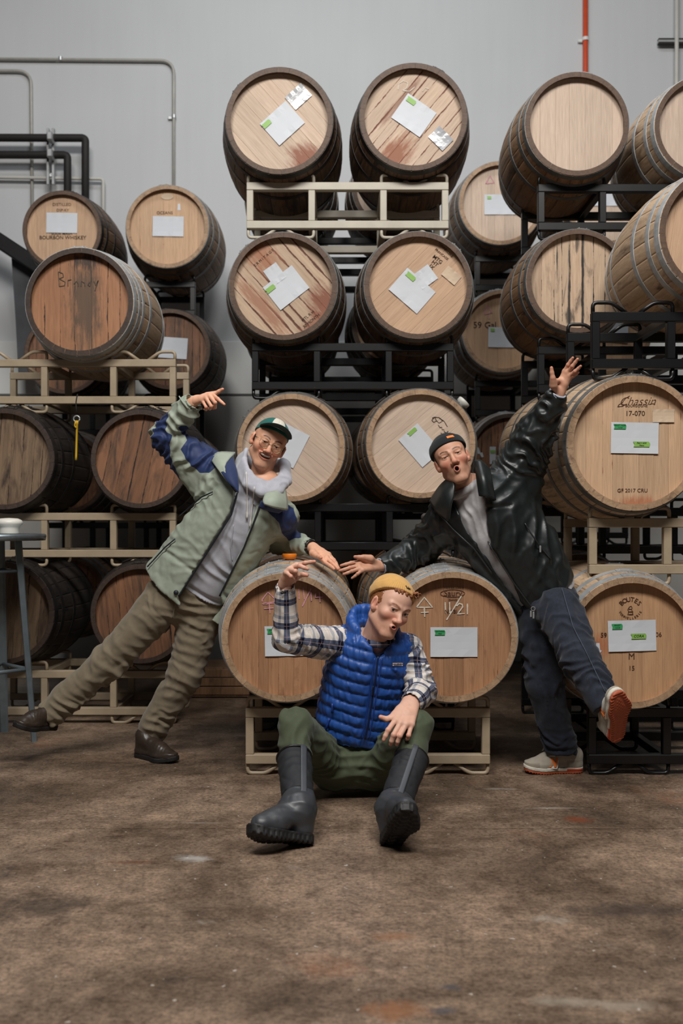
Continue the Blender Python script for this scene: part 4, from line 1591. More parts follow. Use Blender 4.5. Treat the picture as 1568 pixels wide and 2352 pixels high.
    inn = np.clip((1.0 - qi) / .15, 0, 1) * (y > my - .05) * (y < my - .001 - 4 * (x - mx) ** 2)
    blend(inn, lin(46, 16, 14)[:3])
    if teeth:
        tm = (qi < .92) & (y > my - .016) & (np.abs(zz - b * .42) < b * .66) & (np.abs(x - mx) < a * .82) & (y < my + .003)
        blend(tm * 1.0, lin(244, 238, 226)[:3])
    # brows
    for s in (-1, 1):
        t = np.clip((s * x - .012) / .036, 0, 1)
        bz = .0205 + pr.get('browz', 0) + .0075 * np.sin(t * math.pi * .8) + pr.get('browtilt', (0, 0))[0 if s > 0 else 1] * (t - .5)
        m = np.exp(-((z - bz) / (.0050 - .0018 * t)) ** 2) * np.clip((s * x - .009) / .004, 0, 1) * np.clip((.053 - s * x) / .006, 0, 1) * (y > .04)
        blend(m * pr['brow'][1] * (.7 + .5 * vnoise(v, .003, 4)), pr['brow'][0])
        # eyeball
        c = A3((s * .0320, .0735, 0))
        op = pr['eye'][0 if s > 0 else 1]
        dd = v - c
        rr = np.linalg.norm(dd, axis=1)
        em = (rr < .0141) & (y > .0735) & (np.abs(z + .0005) < op * 1.06) & (np.abs(x - s * .032) < .0122)
        blend(em * 1.0, lin(188, 176, 168)[:3])
        g = nrm(A3(pr['gaze']))
        gd = np.linalg.norm(dd / np.maximum(rr[:, None], 1e-6) - g, axis=1) * .0133
        blend(em * np.clip((.0070 - gd) / .0012, 0, 1), pr['iris'])
        blend(em * np.clip((.0032 - gd) / .001, 0, 1), (.006, .005, .005))
        lid = np.exp(-((z - (.0004 + op)) / .0019) ** 2) * (np.abs(x - s * .032) < .0135) * (y > .070)
        blend(lid * .9, lin(58, 34, 26)[:3])
    return v, f, col


def tube_local(pts, rad, R, o, seg=8):
    return tube_vf([Vector(R @ A3(p) + o) for p in pts], rad, seg)


# ---------------- hands, from joints in space
def build_hand(sp, skin, flush, h=.0022):
    pts = [A3(sp['wrist']), A3(sp['arm'])] + [A3(q) for fg in sp['fingers'] for q in fg] + [A3(q) for q in sp['thumb']]
    lo, hi = np.min(pts, 0) - .045, np.max(pts, 0) + .045
    V = Vol(lo, hi, h)
    S = sp.get('size', 1.0)
    w = A3(sp['wrist'])
    kn = [A3(fg[0]) for fg in sp['fingers']]
    across = nrm(kn[0] - kn[3])
    wo = across * .016 * S
    V.add(rc(w, sp['arm'], .025 * S, .034 * S), .012)
    for i, k in enumerate(kn):
        V.add(rc(w + wo * (1 - i * .66), k, .0175 * S, .0108 * S), .014)
    for i in range(3):
        V.add(rc(kn[i], kn[i + 1], .0105 * S, .0100 * S), .008)
        V.add(rc(w * .45 + kn[i] * .55, w * .45 + kn[i + 1] * .55, .0135 * S), .012)
    th = [A3(q) for q in sp['thumb']]
    V.add(rc(w * .7 + th[0] * .3, th[0], .017 * S, .0165 * S), .014)
    V.add(rc(th[0], th[1], .0165 * S, .0125 * S), .012)
    V.add(rc(th[0] * .4 + th[1] * .6, w * .4 + kn[0] * .6, .011 * S), .014)
    F = Vol(lo, hi, h)
    rad = [(.0100, .0091, .0083, .0070), (.0102, .0094, .0085, .0071), (.0098, .0089, .0080, .0068), (.0088, .0079, .0070, .0060)]
    for fg, r in zip(sp['fingers'], rad):
        for i in range(3):
            F.add(rc(fg[i], fg[i + 1], r[i] * S, r[i + 1] * S), .0035)
        F.add(ell(fg[1], (r[1] * S * 1.06,) * 3), .003)
    F.add(rc(th[1], th[2], .0118 * S, .0105 * S), .004)
    F.add(rc(th[2], th[3], .0105 * S, .0082 * S), .004)
    k = .006
    hh = np.maximum(k - np.abs(V.D - F.D), 0) / k
    V.D = np.minimum(V.D, F.D) - hh * hh * k * .25
    v, f = V.mesh(2)
    col = np.tile(A3(skin), (len(v), 1)) * (.95 + .1 * vnoise(v, .01, 5))[:, None]
    m = np.zeros(len(v))
    for fg in list(sp['fingers']) + [sp['thumb']]:
        for i, s in ((-1, .014), (-3, .011)):
            m = np.maximum(m, .55 * np.exp(-(((v - A3(fg[i])) ** 2).sum(1)) / (s * s)))
    col = col * (1 - m[:, None]) + A3(flush)[None] * m[:, None]
    return v, f, col


def join_np(parts):
    vs, fs, cs, o = [], [], [], 0
    for v, f, c in parts:
        vs.append(v)
        fs.append(f + o)
        cs.append(c)
        o += len(v)
    return np.concatenate(vs), np.concatenate(fs), np.concatenate(cs)


def under_body(limbs, skin, h=.012):
    pts = np.array([p for a, b, r1, r2 in limbs for p in (A3(a), A3(b))])
    V = Vol(pts.min(0) - .16, pts.max(0) + .16, h)
    for a, b, r1, r2 in limbs:
        V.add(rc(a, b, r1, r2), .03)
    v, f = V.mesh(1)
    return v, f, np.tile(A3(skin), (len(v), 1))


def skinmat():
    t = NT('skin')
    c = t.attr('Col', 'Color')
    n = t.noise(t.coord('Object'), 420, 2)
    t.out(c, .5, 0, n, .06, .0006, .35)
    t.b.inputs['Subsurface Weight'].default_value = .12
    t.b.inputs['Subsurface Radius'].default_value = (.012, .005, .003)
    t.b.inputs['Subsurface Scale'].default_value = .5
    return t.m


M_skin = skinmat()


def fabric(name, c, rough=.8, weave=900, bump=.12, var=.08, sheen=.15, spec=.3, zone_c=None, zone2=None):
    t = NT(name)
    v = t.coord('Object')
    n = t.noise(v, 60, 4, .6)
    col = t.ramp(n, [(.3, tuple(x * (1 - var) for x in c[:3])), (.7, tuple(min(1, x * (1 + var)) for x in c[:3]))])
    if zone_c is not None:
        m = t.ramp(t.math('MULTIPLY_ADD', t.attr('zone'), 150.0, .5), [(.35, K0), (.65, W1)])
        col = t.mix(m, col, zone_c)
    if zone2 is not None:
        m = t.ramp(t.math('MULTIPLY_ADD', t.attr('zone2'), 150.0, .5), [(.35, K0), (.65, W1)])
        col = t.mix(m, col, zone2)
    w = t.noise(v, weave, 2)
    t.out(col, rough, 0, w, bump, .0008, spec)
    t.b.inputs['Sheen Weight'].default_value = sheen
    return t.m


def place(v, R, o):
    return v @ R.T + o


def band(c, r, z0, z1, slope, sx=0.0):
    """ellipsoid shell between two sloping planes, for folded cuffs"""
    e = ell(c, r)

    def fn(X, Y, Z):
        k = 1 / math.sqrt(1 + slope * slope)
        return np.maximum(e[0](X, Y, Z), np.maximum((z0 + slope * Y + sx * X) - Z, Z - (z1 + slope * Y + sx * X)) * k)
    return fn, e[1], e[2]


def hat_vol(lo=(-.12, -.16, -.06), hi=(.12, .14, .17), h=.0025):
    return Vol(lo, hi, h)


# ================================================================== man in the green and navy jacket
def man_left():
    G = 'men posing by the barrels'
    ORG = P(425, 1735, 5.02)
    ORG.z = 0
    root = thing('person', 'person in green and navy jacket and green cap, leaning with one leg kicked out', 'person', ORG, group=G)
    O = A3(ORG)
    skin, flush = lin(220, 166, 136)[:3], lin(200, 116, 90)[:3]
    nb, pel = P(606, 1112, 4.80), P(437, 1362, 4.98)
    shA, shB = P(500, 1100, 4.90), P(648, 1184, 4.84)
    elA, wrA = P(378, 1000, 4.86), P(446, 921, 4.76)
    elB, wrB = P(640, 1244, 5.06), P(716, 1258, 4.87)
    hpA, knA, anA = P(374, 1388, 4.97), P(247, 1522, 4.98), P(121, 1630, 5.0)
    hpB, knB, anB = P(464, 1398, 5.0), P(425, 1545, 5.0), P(347, 1690, 5.06)
    side = shB - shA
    # ---- head
    R = head_frame(25, 14, -4, .96)
    ho = A3(P(621, 1021, 4.70)) - R @ A3((0, .082, 0))
    nk = np.linalg.inv(R) @ (A3(P(598, 1120, 4.80)) - ho)
    v, f, c = build_head(dict(skin=skin, flush=flush, eye=(.0027, .0027), mouth=(.002, .093, -.066), lips=(.0320, .0120, .0050), smile=10, teeth=True, cheek=.006, jaw=.004, wide=1.11,
                              nose=1.15, neck=nk, lipcol=lin(166, 92, 80)[:3], brow=(lin(34, 24, 20)[:3], .95), browz=.001, iris=lin(30, 18, 14)[:3], gaze=(0, 1, -.05), beard=(lin(58, 42, 36)[:3], .18, .55)))
    head = (place(v, R, ho), f, c)
    # ---- hands
    d = 4.74
    h1 = build_hand(dict(wrist=P(448, 920, 4.76), arm=P(428, 935, 4.80), fingers=[
        [P(487, 905, 4.73), P(500, 916, 4.68), P(509, 924, 4.66), P(515, 929, 4.65)],
        [P(481, 909, 4.72), P(494, 925, 4.67), P(494, 936, 4.69), P(489, 938, 4.72)],
        [P(473, 914, 4.72), P(485, 933, 4.68), P(482, 939, 4.71), P(477, 938, 4.73)],
        [P(464, 919, 4.73), P(473, 935, 4.70), P(473, 941, 4.72), P(469, 940, 4.74)]],
        thumb=[P(476, 909, 4.79), P(494, 904, 4.80), P(503, 899, 4.79), P(511, 894, 4.78)], size=.92), skin, flush)
    h2 = build_hand(dict(wrist=P(718, 1258, 4.87), arm=P(700, 1250, 4.92), fingers=[
        [P(744, 1290, 4.71), P(757, 1299, 4.66), P(763, 1303, 4.64), P(767, 1307, 4.63)],
        [P(750, 1282, 4.73), P(764, 1295, 4.68), P(771, 1301, 4.66), P(776, 1307, 4.65)],
        [P(754, 1277, 4.76), P(767, 1290, 4.72), P(773, 1298, 4.71), P(778, 1306, 4.70)],
        [P(755, 1273, 4.79), P(767, 1286, 4.77), P(772, 1293, 4.76), P(775, 1299, 4.75)]],
        thumb=[P(718, 1270, 4.78), P(727, 1277, 4.73), P(733, 1279, 4.70), P(737, 1281, 4.68)], size=.95), skin, flush)
    ub = under_body([(pel, nb, .10, .08), (hpA, knA, .06, .045), (knA, anA, .045, .035), (hpB, knB, .06, .045), (knB, anB, .045, .035), (shA, shB, .06, .06),
                     (shA, elA, .045, .038), (elA, wrA, .036, .028), (shB, elB, .045, .038), (elB, wrB, .036, .028)], skin)
    bv, bf, bc = join_np([head, h1, h2, ub])
    obj('body', mesh_np('body', bv - O, bf, dict(Col=bc)), M_skin, root)
    # ---- hair, cap, glasses
    V = hat_vol(lo=(-.12, -.14, -.10), h=.003)
    V.add(ell((0, -.016, .022), (.0815, .1025, .082)), .01)
    V.add(ell((0, .094, -.02), (.066, .078, .118)), .004, True)
    V.keep((0, 0, -.055), (0, -.5, 1))
    for s in (-1, 1):
        V.add(rc((s * .077, .018, .01), (s * .077, .016, -.022), .006, .003), .004)
    hv, hf = V.mesh(1)
    hv = hv + vnormals(hv, hf) * (crumple(hv, .012, .002, 3))[:, None]
    obj('hair', mesh_np('hair', place(hv, R, ho) - O, hf), plain('black_hair', lin(26, 20, 18), .5, 0, .2, 200), root)
    V = hat_vol()
    V.add(ell((0, -.010, .040), (.088, .108, .088)), .01)
    V.keep((0, .0, .036), (0, .06, 1), .003)
    V.add(ell((0, -.010, .036), (.082, .102, .083)), .002, True)
    hv, hf = V.mesh(2)
    az = np.arctan2(hv[:, 0], hv[:, 1] + .01)
    seam = -.0012 * np.exp(-((((az + math.pi / 6) % (math.pi / 3)) - math.pi / 6) / .03) ** 2)
    hv = hv + vnormals(hv, hf) * seam[:, None]
    zcap = hv[:, 2].copy()
    zn = .36 - np.abs(az - .0)
    zn = np.minimum(zn * .09, (hv[:, 2] - .048))
    ct = math.radians(21)
    Rc = np.array([[1, 0, 0], [0, math.cos(ct), -math.sin(ct)], [0, math.sin(ct), math.cos(ct)]])
    cpiv = A3((0, -.03, .03))
    tilt = lambda q: (np.asarray(q) - cpiv) @ Rc.T + cpiv + A3((0, -.003, -.006))
    hv = tilt(hv)
    cap = obj('cap', mesh_np('cap', place(hv, R, ho) - O, hf, dict(zone=zn)), fabric('green_cap_twill', lin(20, 92, 84), .85, 700, .2, zone_c=lin(206, 200, 186)), root)
    rows = []
    for j in range(7):
        vv = j / 6
        row = []
        for i in range(13):
            th = math.radians(-66 + 132 * i / 12)
            bx, by = .088 * math.sin(th), -.010 + .108 * math.cos(th)
            ext = .080 * (math.cos(th) ** .6) * vv
            row.append(Vector(R @ tilt((bx * (1 + .06 * vv), by + ext,   .040 - .012 * vv * math.cos(th) - 1.3 * bx * bx * (1 + .5 * vv) + .012)) + ho))
        rows.append(row)
    sheet('visor', rows, .004, fabric('dark_green_visor', lin(12, 44, 42), .8, 700, .2), cap, ORG, 2)
    M_wire = plain('gold_wire', lin(178, 160, 128), .25, .9)
    gl = []
    pts_all = []
    for s in (-1, 1):
        ring = [(s * .033 + .0245 * math.cos(a), .0985 - .10 * abs(s * .033 + .0245 * math.cos(a)) ** 1.6 * 3.0, -.006 + .0225 * math.sin(a)) for a in np.linspace(0, 2 * math.pi, 28)]
        gl.append(tube_local(ring, .0011, R, ho, 6))
        gl.append(tube_local([(s * .057, .0885, .004), (s * .070, .078, .006), (s * .082, .0, .004)], .0011, R, ho, 6))
    gl.append(tube_local([(-.0085, .099, -.002), (-.004, .104, .001), (.004, .104, .001), (.0085, .099, -.002)], .0011, R, ho, 6))
    vs, fs = merge(gl)
    g = obj('glasses', mesh('glasses', [Vector(q) - ORG for q in vs], fs, True), M_wire, root)
    gt = NT('lens_glass')
    gt.b.inputs['Transmission Weight'].default_value = 1
    gt.out((1, 1, 1, 1), .02)
    gt.b.inputs['IOR'].default_value = 1.06
    for s in (-1, 1):
        ring = [Vector(R @ A3((s * .033 + .0238 * math.cos(a), .0980 - .10 * abs(s * .033 + .0238 * math.cos(a)) ** 1.6 * 3.0, -.006 + .0218 * math.sin(a))) + ho) - ORG for a in np.linspace(0, 2 * math.pi, 24, False)]
        bk = [p + Vector((0, .001, 0)) for p in ring]
        n = len(ring)
        obj('lens', mesh('lens', ring + bk, [tuple(range(n)), tuple(range(2 * n - 1, n - 1, -1))] + [(i, i + n, (i + 1) % n + n, (i + 1) % n) for i in range(n)]), gt.m, g)
    # ---- hoodie
    a, b = P(447, 1348, 4.97), P(600, 1122, 4.80)
    ts = [-.15, 0, .3, .6, .85, 1.0]
    V = pvol(370, 1420, 700, 985, 4.45, 5.20, .006)
    V.add(loft(a, b, side, ts, [.165, .168, .160, .165, .160, .085], [.115, .118, .115, .118, .105, .085]), .02)
    hood = [(560, 1046, 4.90), (553, 1072, 4.82), (566, 1098, 4.72), (592, 1120, 4.67), (628, 1126, 4.69), (652, 1104, 4.78), (648, 1072, 4.88)]
    up = [(566, 1032, 4.88), (561, 1056, 4.80), (571, 1084, 4.73), (596, 1108, 4.70), (628, 1108, 4.72), (650, 1086, 4.79), (648, 1058, 4.88)]
    hood = [(548, 1064, 4.90), (549, 1092, 4.81), (567, 1114, 4.71), (600, 1133, 4.665), (640, 1129, 4.69), (662, 1104, 4.79), (657, 1070, 4.9)]
    for i in range(len(hood) - 1):
        for w in (0, .33, .66, 1.0):
            g = lambda k: P(*[hood[k][c] * (1 - w) + up[k][c] * w for c in range(3)])
            V.add(rc(g(i), g(i + 1), .017 - .006 * w), .018)
    for i in range(0):
        V.add(rc(P(*hood[i]), P(*hood[i + 1]), .026, .026), .035)
        V.add(rc(P(hood[i][0] * .96 + 24, hood[i][1] + 22, hood[i][2] + .01), P(hood[i + 1][0] * .96 + 24, hood[i + 1][1] + 22, hood[i + 1][2] + .01), .030, .030), .035)
    V.add(rc(P(557, 1056, 4.91), P(600, 1070, 4.98), .028, .045), .03)
    V.add(rc(P(650, 1070, 4.91), P(600, 1070, 4.98), .028, .045), .03)
    V.add(rc(P(604, 1030, 4.80), P(602, 1092, 4.77), .066, .050), .015, True)
    axd = nrm(b - a)
    V.keep(P(470, 1357, 4.97), axd)
    def dsp(v, n):
        t = (v - A3(a)) @ axd
        rib = np.clip(1 - np.abs(t + .012) / .03, 0, 1) * .003
        hem = -.012 * np.exp(-((t - .035) / .012) ** 2)
        return crumple(v, .14, .004, 2) + creases(v, P(495, 1310, 4.85), .16, (.9, 0, .5), .06, .014, 1) + creases(v, P(560, 1160, 4.7), .13, (.3, 0, .9), .05, .006, 4) + hem + rib + sleevefolds(v, P(549, 1082, 4.8), P(650, 1110, 4.7), .07, .006, 3)
    M_hood = fabric('heather_grey_fleece', lin(176, 177, 186), .95, 500, .3, .05, .3)
    ho_ob, hv, hf = cloth('hoodie', V, M_hood, root, dsp, org=O)
    M_cord = plain('white_cord', lin(212, 208, 200), .8)
    for ln in ([(565, 1084), (567, 1120), (568, 1160), (567, 1192)], [(584, 1118), (581, 1150), (577, 1180), (574, 1212)]):
        p = frontpts(hv, ln, .004)
        vs, fs = tube_vf([q - ORG for q in p], [.0028] * (len(p) - 3) + [.0055] * 3, 6)
        obj('drawstring', mesh('drawstring', vs, fs, True), M_cord, ho_ob)
    p = frontpts(hv, [(536, 1205), (530, 1255), (534, 1290)], .001)
    obj('pocket_seam', mesh('pocket_seam', *tube_vf([q - ORG for q in p], .0022, 5), smooth=True), M_hood, ho_ob)
    # ---- jacket
    a, b = P(412, 1382, 4.98), P(592, 1122, 4.80)
    ax = nrm(b - a)
    V = pvol(300, 1440, 745, 885, 4.52, 5.20, .0062)
    V.add(loft(a, b, side, [-.05, .1, .35, .6, .85, .97, 1.06], [.246, .240, .228, .212, .205, .150, .085], [.155, .155, .150, .148, .135, .10, .075]), .02)
    V.add(rc(shA + Vector((.03, 0, -.02)), elA, .105, .066), .05)
    V.add(rc(P(470, 1120, 4.9), P(400, 1040, 4.88), .075, .06), .03)
    V.add(rc(elA, P(432, 934, 4.79), .064, .054), .03)
    V.add(rc(P(428, 944, 4.80), P(440, 927, 4.775), .053, .048), .008)
    V.add(rc(shB, elB, .080, .062), .05)
    V.add(rc(elB, P(706, 1255, 4.89), .060, .046), .03)
    V.add(prism([(530, 1040), (541, 1080), (545, 1128), (530, 1182), (486, 1251), (407, 1373), (430, 1450), (530, 1450), (503, 1371), (559, 1258), (579, 1208), (594, 1160), (622, 1120), (640, 1050)], 4.80, 4.2, 4.90), .008, True)
    V.add(loft(a, b, side, [-.1, .1, .35, .6, .85, 1.1], [.205, .20, .188, .178, .175, .07], [.128, .128, .124, .122, .108, .06]), .006, True)
    V.keep(P(366, 1339, 4.9), ax)
    wd = nrm(wrA - elA)
    V.add(rc(P(440, 927, 4.775), wrA + (wrA - elA) * .3, .042, .042), .004, True)
    V.add(rc(P(704, 1254, 4.895), wrB + (wrB - elB) * .3, .036, .036), .004, True)
    navy1 = [(409, 983), (424, 975), (446, 992), (480, 1012), (524, 1046), (520, 1064), (497, 1072), (480, 1086), (458, 1086), (432, 1062), (414, 1032), (430, 1010)]
    navy2 = [(352, 990), (366, 950), (384, 922), (396, 930), (386, 955), (380, 990), (396, 1000), (389, 1022), (392, 1052), (412, 1100), (424, 1160), (414, 1182), (398, 1176), (380, 1090), (352, 1030)]
    navy3 = [(604, 1150), (656, 1160), (674, 1166), (692, 1236), (664, 1242), (648, 1226), (640, 1200), (606, 1168)]
    navy4 = [(530, 1182), (486, 1251), (407, 1373), (420, 1372), (495, 1262), (545, 1190), (552, 1132)]
    def att(v):
        z = np.maximum.reduce([zone(v, q) for q in (navy1, navy2, navy3)])
        inner = (((v - A3(a)) @ nrm(side)) ** 2 * 0)
        return dict(zone=z)
    def dsp(v, n):
        d = crumple(v, .15, .006, 11) + crumple(v, .055, .0042, 12)
        d += sleevefolds(v, shA, elA, .065, .022, 3, .19) + sleevefolds(v, elA, wrA, .055, .016, 5, .12) + sleevefolds(v, shB, elB, .055, .016, 6, .15) + sleevefolds(v, elB, wrB, .05, .011, 7, .11)
        d += creases(v, P(440, 1190, 4.8), .16, (.75, 0, .65), .05, .011, 8) + creases(v, P(440, 1240, 4.8), .14, (.2, 0, .95), .05, .009, 9) + creases(v, elA, .10, (.3, .3, .9), .04, .012, 10)
        # yoke seam and storm flap
        px, pz = topx(v)
        fl = (pz - (1200 - (px - 385) * .78))
        d += np.where((px > 380) & (px < 500) & (v[:, 1] < 4.9), .006 * np.exp(-((fl + 7) / 6) ** 2) - .006 * np.exp(-((fl - 3) / 3.0) ** 2), 0)
        w = (pz - (1262 + (px - 375) * .75))
        d += np.where((v[:, 1] < 4.92) & (px < 530), -.007 * np.exp(-(w / 6) ** 2), 0)
        s = (v - A3(elA)) @ wd
        return d
    M_j = fabric('sage_green_nylon', lin(150, 159, 144), .62, 700, .12, .05, .1, .4, zone_c=lin(30, 48, 92))
    jk, jv, jf = cloth('jacket', V, M_j, root, dsp, att, org=O)
    M_navy = fabric('navy_lining', lin(28, 44, 84), .65, 600, .1)
    M_sage = fabric('sage_collar_nylon', lin(156, 165, 150), .62, 700, .12, .05, .1, .4)
    q = lambda pts, y0=0: [P(*p) for p in pts]
    sheet('collar_flap', [q([(490, 1062, 4.80), (512, 1050, 4.82), (532, 1046, 4.84)]), q([(505, 1082, 4.70), (524, 1078, 4.70), (543, 1080, 4.72)]), q([(522, 1106, 4.655), (533, 1106, 4.65), (547, 1110, 4.66)]), q([(538, 1122, 4.64), (542, 1126, 4.64), (547, 1132, 4.64)])], .012, M_navy, jk, ORG, 4, .004)
    sheet('collar_flap', [q([(486, 1058, 4.82), (500, 1040, 4.84), (540, 1040, 4.86)]), q([(500, 1078, 4.71), (508, 1070, 4.715), (516, 1072, 4.70)]), q([(520, 1105, 4.662), (524, 1103, 4.66), (530, 1105, 4.655)])], .010, M_sage, jk, ORG, 4, .003)
    sheet('collar_flap', [q([(610, 1134, 4.66), (634, 1128, 4.67), (654, 1124, 4.74)]), q([(604, 1150, 4.63), (630, 1150, 4.63), (658, 1150, 4.70)]), q([(606, 1158, 4.62), (630, 1166, 4.62), (659, 1172, 4.69)])], .014, M_sage, jk, ORG, 4, .004)
    sheet('collar_flap', [q([(600, 1150, 4.66), (626, 1160, 4.645), (656, 1168, 4.71)]), q([(594, 1164, 4.67), (606, 1170, 4.67), (640, 1178, 4.71)])], .008, M_navy, jk, ORG, 4, .0)
    dark = plain('dark_zip_tape', lin(22, 26, 34), .6)
    for ln in ([(501, 1074), (528, 1110), (543, 1130)], [(545, 1132), (531, 1182), (487, 1251), (410, 1370)], [(597, 1160), (580, 1208), (560, 1258), (504, 1369)]):
        p = frontpts(jv, ln, .002)
        obj('zipper', mesh('zipper', *tube_vf([k - ORG for k in p], .0045, 5), smooth=True), dark, jk)
    for ln in ([(410, 1187), (430, 1170), (462, 1142), (488, 1130)], [(338, 1302), (352, 1287), (378, 1258), (402, 1238)]):
        p = frontpts(jv, ln, .002)
        obj('pocket_opening', mesh('pocket_opening', *tube_vf([k - ORG for k in p], .0035, 5), smooth=True), dark, jk)
    c = frontpts(jv, [(404, 1361), (404, 1362)], .004)[0]
    vs, fs = lathe_vf([(.001, -.006), (.010, -.005), (.012, -.001), (.012, .004)], 16, 'y')
    obj('snap_button', mesh('snap_button', [Vector(k) + c - ORG for k in vs], fs, True), dark, jk)
    p = frontpts(jv, [(414, 915), (424, 930), (436, 938)], .003)
    sheet('cuff_strap', [[k + Vector((-.006, 0, .012)) for k in p[::2]], [k + Vector((.006, 0, -.014)) for k in p[::2]]], .006, M_sage, jk, ORG, 2)
    vs = []
    for cpt, d1, rr in ((P(714, 1257, 4.875), wrB - elB, .033),):
        u = nrm(d1)
        e1 = nrm(np.cross(u, (0, 0, 1)))
        e2 = np.cross(u, e1)
        ring = [Vector(A3(cpt) + (e1 * math.cos(t) + e2 * math.sin(t)) * rr) - ORG for t in np.linspace(0, 2 * math.pi, 24)]
        obj('wristwatch', mesh('wristwatch', *tube_vf(ring, .006, 8), smooth=True), M_black, root)
    # ---- trousers
    V = pvol(75, 1760, 545, 1275, 4.75, 5.25, .0065)
    ry = math.radians(33)
    Rp = np.array([[math.cos(ry), 0, math.sin(ry)], [0, 1, 0], [-math.sin(ry), 0, math.cos(ry)]])
    V.add(ell(P(428, 1362, 4.98), (.175, .125, .135), Rp), .03)
    V.add(rc(hpA, knA, .112, .082), .05)
    V.add(rc(knA, P(150, 1605, 5.0), .082, .072), .03)
    V.add(rc(P(150, 1605, 5.0), P(116, 1640, 5.0), .072, .068), .02)
    V.add(rc(hpB, knB, .112, .086), .045)
    V.add(rc(knB, P(358, 1660, 5.05), .086, .074), .03)
    V.add(rc(P(358, 1660, 5.05), P(344, 1692, 5.06), .074, .070), .02)
    V.keep(P(112, 1648, 5.0), nrm(knA - anA) + A3((.1, 0, .1)))
    V.keep(P(338, 1697, 5.06), (0, 0, 1))
    V.add(prism([(396, 1426), (385, 1480), (375, 1560), (389, 1500), (398, 1450)], 5.0, 4.6, 5.4), .02, True)
    def dsp(v, n):
        d = crumple(v, .16, .007, 21) + crumple(v, .07, .002, 27)
        d += sleevefolds(v, hpA, knA, .15, .012, 22, .20) + sleevefolds(v, knA, anA, .12, .015, 23, .16) + sleevefolds(v, hpB, knB, .15, .009, 24, .19) + sleevefolds(v, knB, anB, .12, .012, 25, .16)
        d += creases(v, P(398, 1425, 4.87), .19, (.45, 0, .9), .055, .016, 26) + creases(v, P(440, 1440, 4.88), .15, (.5, 0, .85), .05, .012, 28) + creases(v, knB, .16, (.1, 0, 1), .055, .012, 29)
        d += creases(v, P(350, 1670, 5.02), .12, (.1, 0, 1), .05, .022, 31) + creases(v, P(140, 1620, 4.95), .13, (.75, 0, .66), .05, .024, 32) + creases(v, P(235, 1540, 4.9), .15, (.7, 0, .7), .07, .020, 33)
        return d
    M_olive = fabric('olive_khaki_twill', lin(118, 107, 88), .85, 800, .2, .07, .2)
    tr, tv, tf = cloth('trousers', V, M_olive, root, dsp, org=O)
    p = frontpts(tv, [(404, 1372), (402, 1390), (396, 1420)], .001)
    obj('fly_seam', mesh('fly_seam', *tube_vf([k - ORG for k in p], .002, 5), smooth=True), M_olive, tr)
    # ---- shoes
    M_lea = plain('dark_brown_leather', lin(52, 42, 35), .38, 0, .2, 14, .1)
    M_sole = plain('black_rubber_sole', lin(20, 17, 16), .7)
    for name_o, heel, fwd, up in (('a', P(126, 1674, 5.05), (-.46, -.86, .16), (.30, .12, 1)), ('b', Vector((P(316, 1722, 5.08).x, 5.06, 0)), (.80, -.60, 0), (0, 0, 1))):
        shoe('shoe', root, ORG, heel, fwd, up, M_lea, M_sole, .285)


def foot_frame(fwd, up):
    f = nrm(fwd)
    u = A3(up) - f * (A3(up) @ f)
    u = nrm(u)
    x = np.cross(f, u)
    return np.stack([x, f, u], 1)


def foot_outline(X, Y, L=.285, grow=0.0, mirror=1):
    k = L / .285
    x, y = X * mirror / k, Y / k

    def cap(ax, ay, bx, by, r1, r2):
        dx, dy = bx - ax, by - ay
        t = np.clip(((x - ax) * dx + (y - ay) * dy) / (dx * dx + dy * dy), 0, 1)
        return np.sqrt((x - ax - t * dx) ** 2 + (y - ay - t * dy) ** 2) - (r1 + (r2 - r1) * t)
    d = cap(0, .037, .002, .10, .034, .031)
    e = cap(.002, .10, .004, .185, .031, .047)
    g = cap(.004, .185, -.006, .243, .047, .036)
    h = np.maximum(.02 - np.abs(d - e), 0) / .02
    d = np.minimum(d, e) - h * h * .005
    h = np.maximum(.02 - np.abs(d - g), 0) / .02
    return (np.minimum(d, g) - h * h * .005) * k - grow


def slab_fn(z0, z1, L, grow, mirror=1, rocker=0.0):
    def fn(X, Y, Z):
        o = foot_outline(X, Y, L, grow, mirror)
        zz = Z - rocker * np.maximum(Y - L * .64, 0) ** 2 * 1.5
        e = np.maximum(z0 - zz, zz - z1)
        return np.minimum(np.maximum(o, e), 0) + np.sqrt(np.maximum(o, 0) ** 2 + np.maximum(e, 0) ** 2)
    return fn, A3((-.09, -.03, z0 - .01)), A3((.09, L + .03, z1 + .03))


def shoe(name, root, ORG, heel, fwd, up, m_up, m_sole, L=.285, mirror=1):
    R = foot_frame(fwd, up)
    o = A3(heel)
    r = obj(name, None, None, root)
    lo, hi = (-.085, -.03, -.01), (.085, L + .03, .16)
    V = Vol(lo, hi, .004)
    V.add(slab_fn(0, .024, L, .004, mirror, 1), .004)
    v, f = V.mesh(1)
    obj('sole', mesh_np('sole', v @ R.T + o - A3(ORG), f), m_sole, r)
    V = Vol(lo, hi, .004)
    V.add(slab_fn(.020, .036, L, -.002, mirror, 1), .01)
    V.add(rc((0, L * .78, .036), (0, L * .60, .052), .034, .036), .03)
    V.add(rc((0, L * .60, .052), (0, L * .28, .085), .036, .040), .03)
    V.add(rc((0, .045, .045), (0, .050, .11), .036, .042), .03)
    V.keep((0, 0, .022), (0, 0, 1))
    v, f = V.mesh(2)
    n = vnormals(v, f)
    v = v + n * (crumple(v, .03, .0016, 3) + creases(v, (0, L * .62, .07), .04, (0, 1, .2), .016, .003, 4))[:, None]
    obj('upper', mesh_np('upper', v @ R.T + o - A3(ORG), f), m_up, r)
    return r


